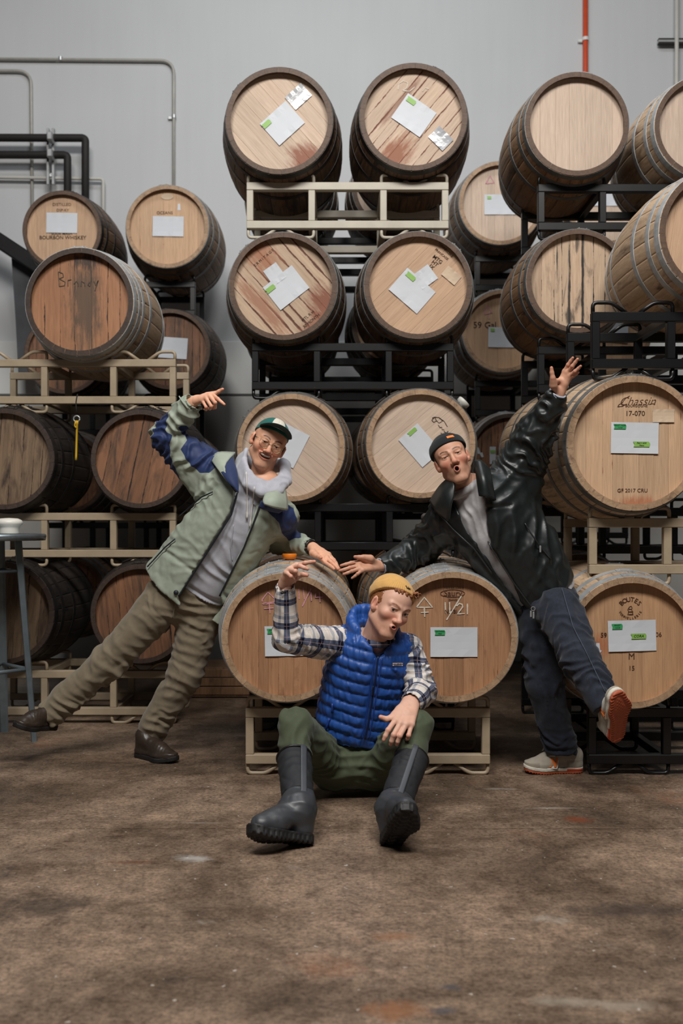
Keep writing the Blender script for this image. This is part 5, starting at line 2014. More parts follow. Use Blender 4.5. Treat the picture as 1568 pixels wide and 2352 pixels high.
def on_shell(c, r, dz, slope, a):
    """point of an ellipsoid at azimuth a (0 = front) on the plane z = dz + slope * y"""
    lo, hi = 0.0, 1.0
    for _ in range(40):
        q = (lo + hi) / 2
        x, y = c[0] + q * r[0] * math.sin(a), c[1] + q * r[1] * math.cos(a)
        z = dz + slope * y
        if q * q + ((z - c[2]) / r[2]) ** 2 < 1:
            lo = q
        else:
            hi = q
    return A3((x, y, z))


# ================================================================== man in the black jacket
def man_right():
    ORG = P(1275, 1765, 4.70)
    ORG.z = 0
    root = thing('person', 'person in glossy black jacket and black beanie, one arm raised and one sole showing', 'person', ORG, group='men posing by the barrels')
    O = A3(ORG)
    skin, flush = lin(200, 150, 124)[:3], lin(178, 98, 78)[:3]
    nb, pel = P(1082, 1126, 4.58), P(1262, 1376, 4.64)
    shA, shB = P(1030, 1192, 4.66), P(1168, 1108, 4.66)
    elA, wrA = P(964, 1262, 4.80), P(880, 1300, 4.68)
    elB, wrB = P(1228, 1000, 4.58), P(1279, 906, 4.46)
    hpA, knA, anA = P(1236, 1412, 4.66), P(1250, 1570, 4.65), P(1290, 1725, 4.71)
    hpB, knB, anB = P(1284, 1402, 4.52), P(1332, 1512, 4.33), P(1390, 1620, 4.20)
    side = shB - shA
    R = head_frame(-22, -3, 8, .955)
    ho = A3(P(1037, 1046, 4.43)) - R @ A3((0, .082, 0))
    nk = np.linalg.inv(R) @ (A3(P(1075, 1132, 4.58)) - ho)
    v, f, c = build_head(dict(skin=skin, flush=flush, eye=(.0022, .0026), mouth=(.003, .101, -.070), lipk=.010, lips=(.0100, .0115, .0044), jaw=.010, wide=1.0, nose=1.05, neck=nk,
                              lipcol=lin(186, 108, 98)[:3], brow=(lin(42, 30, 26)[:3], .9), browtilt=(.002, -.004), iris=lin(26, 16, 12)[:3], gaze=(.05, 1, -.1), beard=(lin(84, 58, 48)[:3], .22, .30)))
    head = (place(v, R, ho), f, c)
    y = 4.44
    h1 = build_hand(dict(wrist=P(1282, 904, 4.46), arm=P(1274, 925, 4.50), fingers=[
        [P(1296, 853, 4.44), P(1304, 838, 4.42), P(1310, 829, 4.41), P(1315, 822, 4.40)],
        [P(1303, 856, 4.43), P(1314, 841, 4.40), P(1321, 832, 4.39), P(1326, 825, 4.38)],
        [P(1306, 864, 4.43), P(1320, 853, 4.40), P(1328, 846, 4.39), P(1333, 841, 4.38)],
        [P(1304, 873, 4.44), P(1316, 864, 4.42), P(1323, 859, 4.41), P(1328, 855, 4.40)]],
        thumb=[P(1270, 885, 4.42), P(1269, 868, 4.40), P(1267, 856, 4.395), P(1266, 845, 4.39)], size=.92), skin, flush)
    h2 = build_hand(dict(wrist=P(868, 1299, 4.66), arm=P(888, 1298, 4.68), fingers=[
        [P(826, 1289, 4.60), P(806, 1293, 4.58), P(794, 1296, 4.57), P(783, 1299, 4.57)],
        [P(823, 1299, 4.58), P(803, 1304, 4.56), P(791, 1308, 4.55), P(780, 1311, 4.55)],
        [P(825, 1306, 4.56), P(808, 1312, 4.54), P(798, 1316, 4.54), P(789, 1319, 4.54)],
        [P(832, 1310, 4.55), P(821, 1318, 4.54), P(815, 1323, 4.54), P(808, 1328, 4.54)]],
        thumb=[P(850, 1283, 4.60), P(834, 1280, 4.585), P(824, 1280, 4.58), P(815, 1279, 4.57)], size=.95), skin, flush)
    ub = under_body([(pel, nb, .10, .08), (hpA, knA, .06, .045), (knA, anA, .045, .035), (hpB, knB, .06, .045), (knB, anB, .045, .035), (shA, shB, .06, .06),
                     (shA, elA, .045, .038), (elA, wrA, .036, .028), (shB, elB, .045, .038), (elB, wrB, .036, .028)], skin)
    bv, bf, bc = join_np([head, h1, h2, ub])
    obj('body', mesh_np('body', bv - O, bf, dict(Col=bc)), M_skin, root)
    # hair below the beanie
    V = hat_vol(lo=(-.12, -.14, -.10), h=.003)
    V.add(ell((0, -.016, .022), (.0790, .1005, .082)), .01)
    V.add(ell((0, .090, -.02), (.070, .085, .14)), .004, True)
    V.keep((0, 0, -.03), (0, -.45, 1))
    hv, hf = V.mesh(1)
    obj('hair', mesh_np('hair', place(hv, R, ho) - O, hf), plain('dark_hair', lin(34, 26, 23), .6, 0, .2, 200), root)
    V = hat_vol(lo=(-.12, -.16, -.05))
    V.add(ell((0, -.016, .044), (.085, .106, .084)), .01)
    V.keep((0, .0, .040), (0, -.26, 1), .003)
    V.add(band((0, -.016, .044), (.0900, .111, .089), .040, .086, .26), .006)
    V.add(ell((0, -.014, .030), (.0775, .098, .082)), .002, True)
    hv, hf = V.mesh(2)
    az = np.arctan2(hv[:, 0], hv[:, 1] + .016)
    hv = hv + vnormals(hv, hf) * (np.sin(az * 70) * .0006)[:, None]
    M_bk = fabric('black_knit', lin(27, 30, 33), .95, 500, .3)
    be = obj('beanie', mesh_np('beanie', place(hv, R, ho) - O, hf), M_bk, root)
    lv = []
    for zz in (.060, .074):
        for i in range(7):
            a = math.radians(8 + 4.2 * i)
            lv.append(Vector(R @ on_shell((0, -.016, .044), (.0915, .1125, .0905), zz, .26, -a) + ho) - ORG)
    obj('label', mesh('label', lv + [q + Vector((0, .002, 0)) for q in lv], [(i, i + 1, i + 8, i + 7) for i in range(6)]), plain('orange_label', lin(226, 120, 44), .7), be)
    # sweatshirt
    a, b = P(1262, 1378, 4.66), P(1080, 1124, 4.58)
    V = pvol(960, 1440, 1350, 1075, 4.30, 5.0, .007)
    V.add(loft(a, b, side, [0, .4, .7, .88, 1.0, 1.05], [.14, .165, .165, .15, .092, .066], [.105, .115, .115, .105, .085, .066]), .02)
    for i in range(16):
        a0, a1 = 2 * math.pi * i / 16, 2 * math.pi * (i + 1) / 16
        pt = lambda q: A3(P(1072, 1120, 4.56)) + .070 * math.cos(q) * nrm(side) + .068 * math.sin(q) * A3((.2, .95, .25))
        V.add(rc(pt(a0), pt(a1), .017), .012)
    def dsp(v, n):
        return crumple(v, .10, .005, 2) + creases(v, P(1070, 1180, 4.45), .14, (.9, 0, .35), .035, .011, 5, 1.2)
    cloth('sweatshirt', V, fabric('heather_grey_jersey', lin(180, 178, 180), .95, 420, .35, .08, .25), root, dsp, org=O)
    # jacket
    a, b = P(1268, 1396, 4.68), P(1080, 1120, 4.59)
    ax = nrm(b - a)
    V = pvol(852, 1450, 1345, 880, 4.30, 5.0, .0064)
    V.add(loft(a, b, side, [.0, .18, .45, .75, .92, 1.04], [.150, .176, .203, .212, .175, .095], [.135, .145, .150, .150, .13, .085]), .03)
    V.add(rc(shB, elB, .112, .086), .05)
    V.add(rc(P(1205, 1150, 4.68), P(1235, 1010, 4.6), .07, .06), .04)
    V.add(rc(elB, P(1274, 916, 4.475), .086, .056), .03)
    V.add(rc(P(1269, 926, 4.49), P(1277, 910, 4.465), .048, .046), .006)
    V.add(rc(shA, elA, .098, .082), .05)
    V.add(rc(elA, P(892, 1296, 4.69), .080, .054), .04)
    V.add(rc(P(897, 1296, 4.69), P(882, 1299, 4.68), .050, .047), .006)
    V.add(prism([(1020, 1060), (1034, 1110), (1038, 1150), (1056, 1200), (1086, 1246), (1128, 1304), (1206, 1412), (1222, 1424), (1156, 1312), (1124, 1256), (1112, 1230), (1106, 1150), (1100, 1080)], 4.6, 4.0, 4.66), .008, True)
    V.add(loft(a, b, side, [-.1, .2, .45, .75, .92, 1.1], [.135, .162, .182, .182, .145, .07], [.105, .115, .12, .12, .10, .06]), .006, True)
    V.add(rc(P(1278, 908, 4.462), wrB + (wrB - elB) * .3, .038), .004, True)
    V.add(rc(P(879, 1300, 4.68), wrA + (wrA - elA) * .3, .038), .004, True)
    V.keep(P(1272, 1353, 4.68), nrm(A3(ax) + A3(nrm(side)) * -.12))
    def dsp(v, n):
        d = crumple(v, .13, .007, 41) + crumple(v, .06, .003, 42)
        d += sleevefolds(v, shB, elB, .06, .022, 43, .20) + sleevefolds(v, elB, wrB, .05, .018, 44, .16) + sleevefolds(v, shA, elA, .05, .024, 45, .18) + sleevefolds(v, elA, wrA, .05, .018, 46, .16)
        s = (v - A3(a)) @ ax
        d += creases(v, P(1200, 1240, 4.6), .24, (.95, 0, .2), .085, .026, 47, 1.1) + creases(v, P(1240, 1280, 4.55), .2, (.85, 0, -.4), .06, .020, 50) + creases(v, P(1190, 1140, 4.5), .15, (.5, 0, -.8), .06, .014, 48) + creases(v, P(1250, 1340, 4.66), .16, (.7, 0, .6), .055, .014, 49)
        d += -.010 * np.exp(-((s - .035) / .010) ** 2)
        px, pz = topx(v)
        yk = pz - (1168 + (px - 1105) * -.12)
        d += np.where((px > 1100) & (px < 1175) & (v[:, 1] < 4.66), -.006 * np.exp(-(yk / 3.5) ** 2), 0)
        return d
    M_bj = fabric('black_nylon', lin(27, 32, 32), .40, 900, .05, .12, .0, .5)
    jk, jv, jf = cloth('jacket', V, M_bj, root, dsp, org=O)
    q = lambda pts: [P(*p) for p in pts]
    sheet('collar_flap', [q([(1036, 1094, 4.50), (1044, 1112, 4.44), (1042, 1140, 4.42)]), q([(1010, 1118, 4.54), (1020, 1136, 4.45), (1034, 1166, 4.42)]), q([(988, 1152, 4.62), (1000, 1170, 4.52), (1030, 1196, 4.45)])], .014, M_bj, jk, ORG, 5, .001)
    sheet('collar_flap', [q([(1091, 1058, 4.52), (1104, 1060, 4.50), (1122, 1078, 4.54)]), q([(1096, 1096, 4.46), (1110, 1098, 4.42), (1128, 1110, 4.46)]), q([(1102, 1140, 4.43), (1116, 1142, 4.41), (1136, 1150, 4.44)])], .016, M_bj, jk, ORG, 5, .001)
    M_zip = plain('dark_zip_teeth', lin(70, 72, 74), .35, .6)
    for ln in ([(1102, 1150), (1113, 1230), (1130, 1262), (1180, 1340), (1240, 1420)], [(1004, 1176), (1040, 1216), (1088, 1260), (1130, 1318)]):
        p = frontpts(jv, ln, .003)
        obj('zipper', mesh('zipper', *tube_vf([k - ORG for k in p], .0032, 5), smooth=True), M_zip, jk)
    p = frontpts(jv, [(1205, 1202), (1222, 1228), (1236, 1250), (1264, 1284)], .002)
    obj('pocket_zipper', mesh('pocket_zipper', *tube_vf([k - ORG for k in p], .0028, 5), smooth=True), M_zip, jk)
    n = len(p)
    pm = p[int(n * .62)]
    obj('zipper_pull', mesh('zipper_pull', *box_vf(tuple(pm - ORG + Vector((0, -.004, -.012))), (.008, .004, .030), .001)), M_galv, jk)
    # lettering on the storm flap, an embroidered line
    p = frontpts(jv, [(1108, 1104), (1111, 1122), (1112, 1142)], .03)
    zz = [k + Vector(((-.004 if i % 2 else .004), -.001, 0)) - ORG for i, k in enumerate(sum([[p[i], p[i].lerp(p[i + 1], .5)] for i in range(len(p) - 1)], []))]
    obj('embroidered_lettering', mesh('embroidered_lettering', *tube_vf(zz, .0012, 5), smooth=True), plain('white_thread', lin(190, 190, 190), .8), jk)
    # cuffs
    M_cf = fabric('pale_rib_cuff', lin(170, 176, 188), .9, 500, .3)
    for cpt, d1, rr, ln in ((P(1279, 905, 4.458), wrB - elB, .036, .004), (P(878, 1299.5, 4.678), wrA - elA, .036, .008)):
        u = nrm(d1)
        e1 = nrm(np.cross(u, (0, 1, 0)))
        e2 = np.cross(u, e1)
        parts = []
        for s in (-ln, 0, ln):
            ring = [Vector(A3(cpt) + u * s + (e1 * math.cos(t) + e2 * math.sin(t)) * rr) - ORG for t in np.linspace(0, 2 * math.pi, 26)]
            parts.append(tube_vf(ring, .0055, 7))
        obj('sleeve_cuff', mesh('sleeve_cuff', *merge(parts), smooth=True), M_cf, root)
    # jeans
    V = pvol(1150, 1790, 1435, 1300, 4.05, 4.95, .0066)
    V.add(ell(P(1260, 1388, 4.64), (.145, .115, .13)), .03)
    V.add(rc(hpA, knA, .104, .084), .04)
    V.add(rc(knA, P(1284, 1700, 4.70), .084, .074), .03)
    V.add(rc(P(1284, 1700, 4.70), P(1290, 1728, 4.71), .074, .072), .02)
    V.add(rc(hpB, knB, .104, .082), .035)
    V.add(rc(knB, P(1394, 1628, 4.19), .080, .064), .03)
    V.keep(P(1290, 1727, 4.71), (.1, 0, 1))
    V.keep(P(1394, 1628, 4.19), nrm(knB - anB))
    def dsp(v, n):
        d = crumple(v, .14, .005, 61) + crumple(v, .06, .002, 62)
        d += sleevefolds(v, hpB, knB, .07, .016, 63, .18) + sleevefolds(v, knB, anB, .055, .018, 64, .15) + sleevefolds(v, hpA, knA, .08, .014, 65, .18) + sleevefolds(v, knA, anA, .07, .016, 66, .15)
        d += creases(v, P(1300, 1490, 4.5), .12, (.2, 0, .95), .05, .014, 67) + creases(v, P(1345, 1570, 4.35), .11, (.3, 0, .9), .045, .014, 68) + creases(v, P(1290, 1715, 4.66), .09, (0, 0, 1), .035, .012, 69)
        return d
    M_dn = fabric('dark_indigo_denim', lin(35, 40, 52), .85, 700, .35, .22, .15)
    jn, nv, nf = cloth('jeans', V, M_dn, root, dsp, org=O)
    p = frontpts(nv, [(1290, 1350), (1302, 1392), (1316, 1440), (1342, 1490), (1366, 1540), (1390, 1590)], .001)
    obj('side_seam', mesh('side_seam', *tube_vf([k - ORG for k in p], .0014, 5), smooth=True), plain('pale_seam_thread', lin(78, 84, 98), .8), jn)
    # keys on the belt loop
    kk = P(1224, 1398, 4.50)
    ring = [kk + Vector((.009 * math.cos(t), 0, .009 * math.sin(t))) - ORG for t in np.linspace(0, 2 * math.pi, 16)]
    parts = [tube_vf(ring, .0018, 5), box_vf(tuple(kk - ORG + Vector((.002, .002, -.03))), (.008, .003, .030), .001), box_vf(tuple(kk - ORG + Vector((-.010, .002, -.024))), (.008, .003, .028), .001)]
    obj('keys', mesh('keys', *merge(parts)), M_galv, root)
    # sneakers
    sneaker(root, ORG, Vector((P(1338, 1700, 4.72).x, 4.73, .004)), (-1, -.06, 0), (0, 0, 1), 1, True)
    sneaker(root, ORG, P(1417, 1704, 4.20), (-.10, -.56, .82), (-.34, .68, .45), -1, False)
    # sock
    V = Vol(A3(P(1270, 1760, 4.7)) - .1, A3(P(1310, 1700, 4.7)) + .1, .005)
    V.add(rc(P(1303, 1746, 4.735), P(1298, 1716, 4.73), .034, .040), .01)
    v, f = V.mesh(1)
    obj('sock', mesh_np('sock', v - O, f), fabric('teal_sock', lin(44, 96, 92), .9, 300, .3, .3), root)


def sneaker(root, ORG, heel, fwd, up, mirror, letter):
    R = foot_frame(fwd, up)
    o, O = A3(heel), A3(ORG)
    L = .285
    r = obj('sneaker', None, None, root)
    W = lambda v: v @ R.T + o - O
    lo, hi = (-.085, -.03, -.012), (.085, L + .03, .15)
    # outsole with lugs, midsole, upper, tongue, laces
    V = Vol(lo, hi, .003)
    V.add(slab_fn(-.001, .010, L, .003, mirror, 1), .002)
    v, f = V.mesh(1)
    bot = (v[:, 2] < .004 + np.maximum(v[:, 1] - L * .64, 0) ** 2 * 1.5)
    ed = foot_outline(v[:, 0], v[:, 1], L, .003, mirror)
    lug = np.clip((ed + .020) / .006, 0, 1) * (np.sin(v[:, 1] * 2 * math.pi / .013) > 0) + np.clip((-.026 - ed) / .005, 0, 1) * (.4 + .4 * np.sin(v[:, 1] * 2 * math.pi / .016) * np.sin(v[:, 0] * 2 * math.pi / .016))
    v[:, 2] -= np.where(bot, .0035 * lug, 0)
    obj('outsole', mesh_np('outsole', W(v), f), plain('rust_rubber', lin(168, 82, 50), .6, 0, .1, 20), r)
    V = Vol(lo, hi, .003)
    V.add(slab_fn(.010, .026, L, .005, mirror, 1), .004)
    v, f = V.mesh(1)
    zn = np.minimum(.085 - v[:, 1], np.minimum(.020 - v[:, 2], v[:, 2] - .009))
    obj('midsole', mesh_np('midsole', W(v), f, dict(zone=zn)), fabric('cream_foam', lin(208, 202, 188), .7, 300, .1, zone_c=lin(206, 72, 34)), r)
    V = Vol(lo, hi, .003)
    V.add(slab_fn(.022, .040, L, -.001, mirror, 1), .012)
    V.add(rc((0, L * .80, .036), (0, L * .60, .052), .033, .035), .03)
    V.add(rc((0, L * .60, .052), (0, L * .36, .076), .035, .036), .03)
    V.add(rc((0, .040, .040), (0, .036, .085), .034, .034), .025)
    V.add(rc((0, .036, .075), (0, L * .36, .076), .034, .036), .02)
    V.add(rc((0, .062, .14), (0, .058, .085), .036, .030), .008, True)
    V.keep((0, 0, .024), (0, 0, 1))
    v, f = V.mesh(2)
    panel = np.minimum(.16 - np.abs(v[:, 1] - .0) * 1.0 - .075, .06 - v[:, 2])
    toe = np.minimum(v[:, 1] - .215, .05 - v[:, 2])
    obj('upper', mesh_np('upper', W(v), f, dict(zone=np.maximum(panel, toe))), fabric('grey_suede_and_mesh', lin(166, 158, 144), .9, 500, .3, .06, .3, zone_c=lin(152, 143, 128)), r)
    V = Vol(lo, (.085, L, .19), .003)
    V.add(rc((0, L * .50, .080), (0, L * .33, .128), .024, .026), .01)
    V.add(rc((0, L * .46, .070), (0, L * .27, .118), .024, .027), .003, True)
    v, f = V.mesh(1)
    obj('tongue', mesh_np('tongue', W(v), f), fabric('grey_tongue', lin(172, 164, 150), .9, 400, .3), r)
    lm = plain('white_lace', lin(214, 208, 198), .8)
    parts = []
    for i in range(5):
        t = i / 4
        y, z = L * (.62 - .22 * t), .108 + .026 * t
        pts = [(-.026, y - .004, z - .012), (-.014, y, z + .003), (.014, y + .004, z + .003), (.026, y + .006, z - .012)]
        parts.append(tube_vf([Vector(W(A3(p)[None])[0]) for p in pts], .0030, 6))
    for s in (-1, 1):
        pts = [(0, L * .42, .136), (s * .024, L * .47, .150), (s * .044, L * .50, .130), (s * .022, L * .46, .126), (0, L * .42, .136)]
        parts.append(tube_vf([Vector(W(A3(p)[None])[0]) for p in fillet(pts, .01, 3)], .0028, 6))
    obj('laces', mesh('laces', *merge(parts), smooth=True), lm, r)
    # letter on both sides
    for s in (1, -1):
        for big, mm, nm in ((1.0, plain('white_trim', lin(222, 216, 206), .7), 'letter_trim'), (.82, plain('orange_felt', lin(226, 122, 52), .85), 'letter')):
            zc, yc = .054, .150
            k = .026 * big
            quad = [(-.85, -1), (-.35, -1), (-.35, .25), (.35, -1), (.85, -1), (.85, 1), (.35, 1), (.35, -.25), (-.35, 1), (-.85, 1)]
            if big == 1.0:
                quad = [(-1.0, -1.12), (1.0, -1.12), (1.0, 1.12), (-1.0, 1.12)]
            lift = .0490 if big == 1.0 else .0510
            pv = []
            for a, c in quad:
                zz = zc + c * k
                pv.append((s * (lift - .42 * max(zz - .045, 0)), yc - a * k * .95 * s * -1 * (1 if s > 0 else 1) * (-1 if s > 0 else -1) * s - c * k * .28, zz))
            n = len(pv)
            inn = [(p[0] - s * .012, p[1], p[2]) for p in pv]
            vs = [Vector(W(A3(p)[None])[0]) for p in pv + inn]
            fs = [tuple(range(n)), tuple(range(2 * n - 1, n - 1, -1))] + [(i, i + n, (i + 1) % n + n, (i + 1) % n) for i in range(n)]
            obj(nm, mesh(nm, vs, fs), mm, r)
    return r


# ================================================================== seated man
def man_seated():
    ORG = P(812, 1830, 4.35)
    ORG.z = 0
    root = thing('person', 'person sitting on the floor in blue quilted vest, plaid shirt and mustard beanie', 'person', ORG, group='men posing by the barrels')
    O = A3(ORG)
    skin, flush = lin(214, 168, 146)[:3], lin(204, 116, 92)[:3]
    nb, pel = P(862, 1468, 4.24), P(812, 1738, 4.40)
    shA, shB = P(772, 1480, 4.26), P(958, 1492, 4.28)
    elA, wrA = P(657, 1466, 4.06), P(656, 1350, 4.00)
    elB, wrB = P(966, 1588, 4.20), P(944, 1615, 4.02)
    hpA, knA, anA = P(760, 1766, 4.36), P(678, 1664, 3.98), P(676, 1800, 3.84)
    hpB, knB, anB = P(868, 1766, 4.36), P(953, 1668, 4.02), P(926, 1800, 3.86)
    side = Vector((1, 0, 0))
    R = head_frame(24, 30, -2, .99)
    ho = A3(P(917, 1406, 4.07)) - R @ A3((0, .082, 0))
    nk = np.linalg.inv(R) @ (A3(P(858, 1476, 4.22)) - ho)
    v, f, c = build_head(dict(skin=skin, flush=flush, eye=(.0050, .0046), mouth=(.006, .098, -.066), lips=(.0110, .0055, .0060), jaw=.0, wide=.97, nose=.95, neck=nk,
                              lipcol=lin(196, 112, 104)[:3], brow=(lin(128, 76, 48)[:3], .9), browz=-.005, browtilt=(.004, .004), iris=lin(54, 52, 44)[:3], gaze=(.30, 1, .02), beard=(lin(176, 112, 78)[:3], .35, .25)))
    head = (place(v, R, ho), f, c)
    y0 = 3.98
    h1 = build_hand(dict(wrist=P(655, 1338, 4.00), arm=P(655, 1362, 4.02), fingers=[
        [P(681, 1298, 3.98), P(701, 1293, 3.95), P(713, 1291, 3.94), P(722, 1290, 3.93)],
        [P(675, 1302, 3.96), P(689, 1300, 3.92), P(698, 1304, 3.91), P(706, 1307, 3.91)],
        [P(665, 1308, 3.95), P(678, 1312, 3.90), P(685, 1321, 3.91), P(683, 1328, 3.94)],
        [P(657, 1315, 3.95), P(668, 1324, 3.91), P(676, 1330, 3.92), P(677, 1336, 3.95)]],
        thumb=[P(672, 1328, 3.99), P(686, 1321, 3.98), P(696, 1319, 3.97), P(705, 1321, 3.965)], size=.98), skin, flush)
    h2 = build_hand(dict(wrist=P(944, 1612, 4.02), arm=P(958, 1600, 4.07), fingers=[
        [P(908, 1654, 3.93), P(891, 1677, 3.89), P(885, 1690, 3.885), P(881, 1699, 3.885)],
        [P(919, 1661, 3.91), P(904, 1688, 3.87), P(899, 1702, 3.875), P(897, 1710, 3.885)],
        [P(932, 1664, 3.91), P(918, 1690, 3.87), P(913, 1703, 3.875), P(911, 1710, 3.885)],
        [P(945, 1664, 3.92), P(938, 1689, 3.89), P(936, 1696, 3.90), P(933, 1698, 3.92)]],
        thumb=[P(918, 1632, 3.98), P(900, 1648, 3.95), P(888, 1652, 3.94), P(874, 1647, 3.935)], size=1.12), skin, flush)
    ub = under_body([(P(814, 1690, 4.36), nb, .075, .07), (hpA, knA, .05, .045), (knA, anA, .045, .035), (hpB, knB, .05, .045), (knB, anB, .045, .035), (shA + Vector((.06, 0, 0)), shB - Vector((.07, 0, 0)), .035, .035),
                     (shA, elA, .03, .03), (elA, wrA, .033, .026), (shB - Vector((.05, 0, 0)), elB, .03, .03), (elB, wrB, .033, .026)], skin)
    bv, bf, bc = join_np([head, h1, h2, ub])
    obj('body', mesh_np('body', bv - O, bf, dict(Col=bc)), M_skin, root)
    # hair and beanie
    V = hat_vol(lo=(-.12, -.14, -.08), hi=(.12, .15, .16), h=.0028)
    V.add(ell((0, -.016, .022), (.0775, .0995, .083)), .01)
    V.add(ell((0, .085, -.037), (.067, .080, .118)), .004, True)
    V.keep((0, 0, -.012), (0, -.45, 1))
    rr = random.Random(4)
    for i in range(16):
        u = rr.uniform(0, 1)
        V.add(rc((-.030 - .030 * u, .070 - .022 * u, .092), (-.034 - .036 * u + rr.uniform(-.008, .008), .084 - .022 * u + rr.uniform(-.006, .010), .086 + rr.uniform(-.006, .022)), .005, .003), .005)
    V.add(rc((-.055, .052, .080), (-.062, .046, .040), .007, .004), .006)
    for i in range(14):
        u = -.055 + .105 * i / 13
        yy = .070 - 7.0 * u * u
        V.add(rc((u, yy, .090 - 3 * u * u), (u + rr.uniform(-.008, .004), yy + .010, .082 - 3 * u * u - rr.uniform(0, .008)), .005, .003), .005)
    hv, hf = V.mesh(1)
    hv = hv + vnormals(hv, hf) * crumple(hv, .007, .0025, 3)[:, None]
    obj('hair', mesh_np('hair', place(hv, R, ho) - O, hf), plain('ginger_hair', lin(136, 84, 48), .6, 0, .3, 260), root)
    V = hat_vol(lo=(-.12, -.16, -.09), hi=(.12, .14, .17))
    V.add(ell((0, -.022, .046), (.0865, .108, .088)), .01)
    sl = .72
    V.keep((0, .0, .034), (-.2, -sl, 1), .003)
    V.add(band((0, -.022, .046), (.0915, .113, .093), .034, .082, sl, .2), .007)
    V.add(ell((0, -.016, .026), (.0765, .097, .084)), .002, True)
    hv, hf = V.mesh(2)
    az = np.arctan2(hv[:, 0], hv[:, 1] + .022)
    hv = relax(hv, hf, 2)
    hv = hv + vnormals(hv, hf) * (np.sin(az * 64) * .0009 * np.clip((np.hypot(hv[:, 0], hv[:, 1] + .022) - .03) / .03, 0, 1) + crumple(hv, .05, .002, 4))[:, None]
    be = obj('beanie', mesh_np('beanie', place(hv, R, ho) - O, hf), fabric('mustard_knit', lin(204, 158, 92), .95, 500, .35, .06, .3), root)
    def on_be(a, z):
        return Vector(R @ on_shell((0, -.022, .046), (.0925, .114, .094), z - .018, sl, math.radians(14 - a * 1.6)) + ho) - ORG
    parts = []
    for (a0, z0, a1, z1) in ((6, .072, 2, .084), (12, .070, 8, .082), (12, .070, 14, .077), (6, .072, 9, .069)):
        parts.append(tube_vf([on_be(a0, z0), on_be(a1, z1)], .0022, 5))
    obj('embroidered_mark', mesh('embroidered_mark', *merge(parts), smooth=True), plain('black_thread', lin(26, 24, 24), .8), be)
    # ---- plaid shirt
    t = NT('plaid_flannel')
    at = t.n('Attribute', attribute_name='weave')
    sp = t.n('SeparateXYZ')
    t.l(at.outputs['Vector'], sp.inputs[0])
    def bands(axis, per, stops, off=0.0):
        fr = t.math('FRACT', t.math('ADD', t.math('MULTIPLY', sp.outputs[axis], 1 / per), 40.0 + off))
        return t.ramp(fr, stops, 'CONSTANT')
    g = lambda q: (q, q, q)
    st = [(0, g(0)), (.10, g(1)), (.36, g(0)), (.52, g(.45)), (.66, g(0))]
    s1, s2 = bands(0, .098, st), bands(1, .094, st, .3)
    dk = t.math('MULTIPLY', t.math('ADD', s1, s2), .5)
    col = t.ramp(dk, [(0, lin(214, 206, 198)), (.22, lin(168, 168, 172)), (.5, lin(84, 92, 112)), (1.0, lin(18, 25, 46))])
    thin = [(0, g(0)), (.225, g(1)), (.245, g(0)), (.78, g(1)), (.80, g(0))]
    col = t.mix(t.math('MULTIPLY', t.math('MAXIMUM', bands(0, .098, thin), bands(1, .094, thin, .3)), .55), col, lin(196, 164, 160))
    nn = t.noise(t.coord('Object'), 700, 2)
    t.out(col, .9, 0, nn, .2, .0006, .2)
    M_plaid = t.m
    chains = [[shA + Vector((.25, 0, 0)), shA, elA, wrA], [shB - Vector((.25, 0, 0)), shB, elB, wrB]]
    V = pvol(595, 1680, 1030, 1310, 3.88, 4.50, .0055)
    V.add(rc(shA + Vector((.05, 0, 0)), elA, .075, .058), .03)
    V.add(rc(elA, P(655, 1372, 4.01), .056, .043), .022)
    V.add(rc(P(655, 1376, 4.01), P(655, 1352, 4.0), .041, .040), .006)
    V.add(rc(shB - Vector((.05, 0, 0)), elB, .074, .060), .03)
    V.add(rc(elB, P(955, 1607, 4.06), .058, .050), .025)
    V.add(rc(P(957, 1604, 4.065), P(947, 1612, 4.03), .049, .049), .006)
    V.add(loft(P(817, 1738, 4.38), P(862, 1462, 4.25), side, [0, .5, .85, 1.02], [.15, .155, .15, .075], [.10, .105, .10, .07]), .02)
    for i in range(14):
        a0, a1 = 2 * math.pi * i / 14, 2 * math.pi * (i + 1) / 14
        pt = lambda q: A3(P(862, 1460, 4.22)) + A3((.078 * math.cos(q), .078 * math.sin(q), .030 * math.sin(q) - .022 * math.cos(q) * .3))
        V.add(rc(pt(a0), pt(a1), .014), .008)
    V.add(rc(P(655, 1353, 4.0), P(655, 1320, 3.98), .034), .004, True)
    V.add(rc(P(948, 1611, 4.035), P(936, 1622, 3.98), .040), .004, True)
    def dsp(v, n):
        return crumple(v, .08, .004, 71) + sleevefolds(v, shA, elA, .045, .014, 72, .13) + sleevefolds(v, elA, wrA, .04, .011, 73, .10) + sleevefolds(v, shB, elB, .045, .014, 74, .13) + creases(v, elA, .09, (.6, .2, .6), .035, .009, 75) + creases(v, elB, .10, (.2, .1, 1), .04, .012, 76)
    sh, sv, sf = cloth('shirt', V, M_plaid, root, dsp, lambda v: dict(weave=limb_uv(v, chains)), org=O)
    M_cuff = fabric('dark_cuff_flannel', lin(58, 60, 68), .9, 500, .2)
    cb = frontpts(sv, [(648, 1362), (649, 1362)], .002)[0]
    vs, fs = lathe_vf([(.001, -.003), (.005, -.003), (.0055, 0)], 12, 'y')
    obj('button', mesh('button', [Vector(k) + cb - ORG for k in vs], fs, True), M_black, sh)
    # ---- vest
    a, b = P(818, 1690, 4.34), P(862, 1446, 4.235)
    ax = nrm(b - a)
    V = pvol(700, 1740, 1015, 1375, 4.02, 4.58, .0052)
    V.add(loft(a, b, side, [.0, .15, .45, .75, .90, 1.0, 1.04], [.184, .190, .188, .190, .170, .100, .085], [.130, .140, .140, .140, .125, .095, .085]), .02)
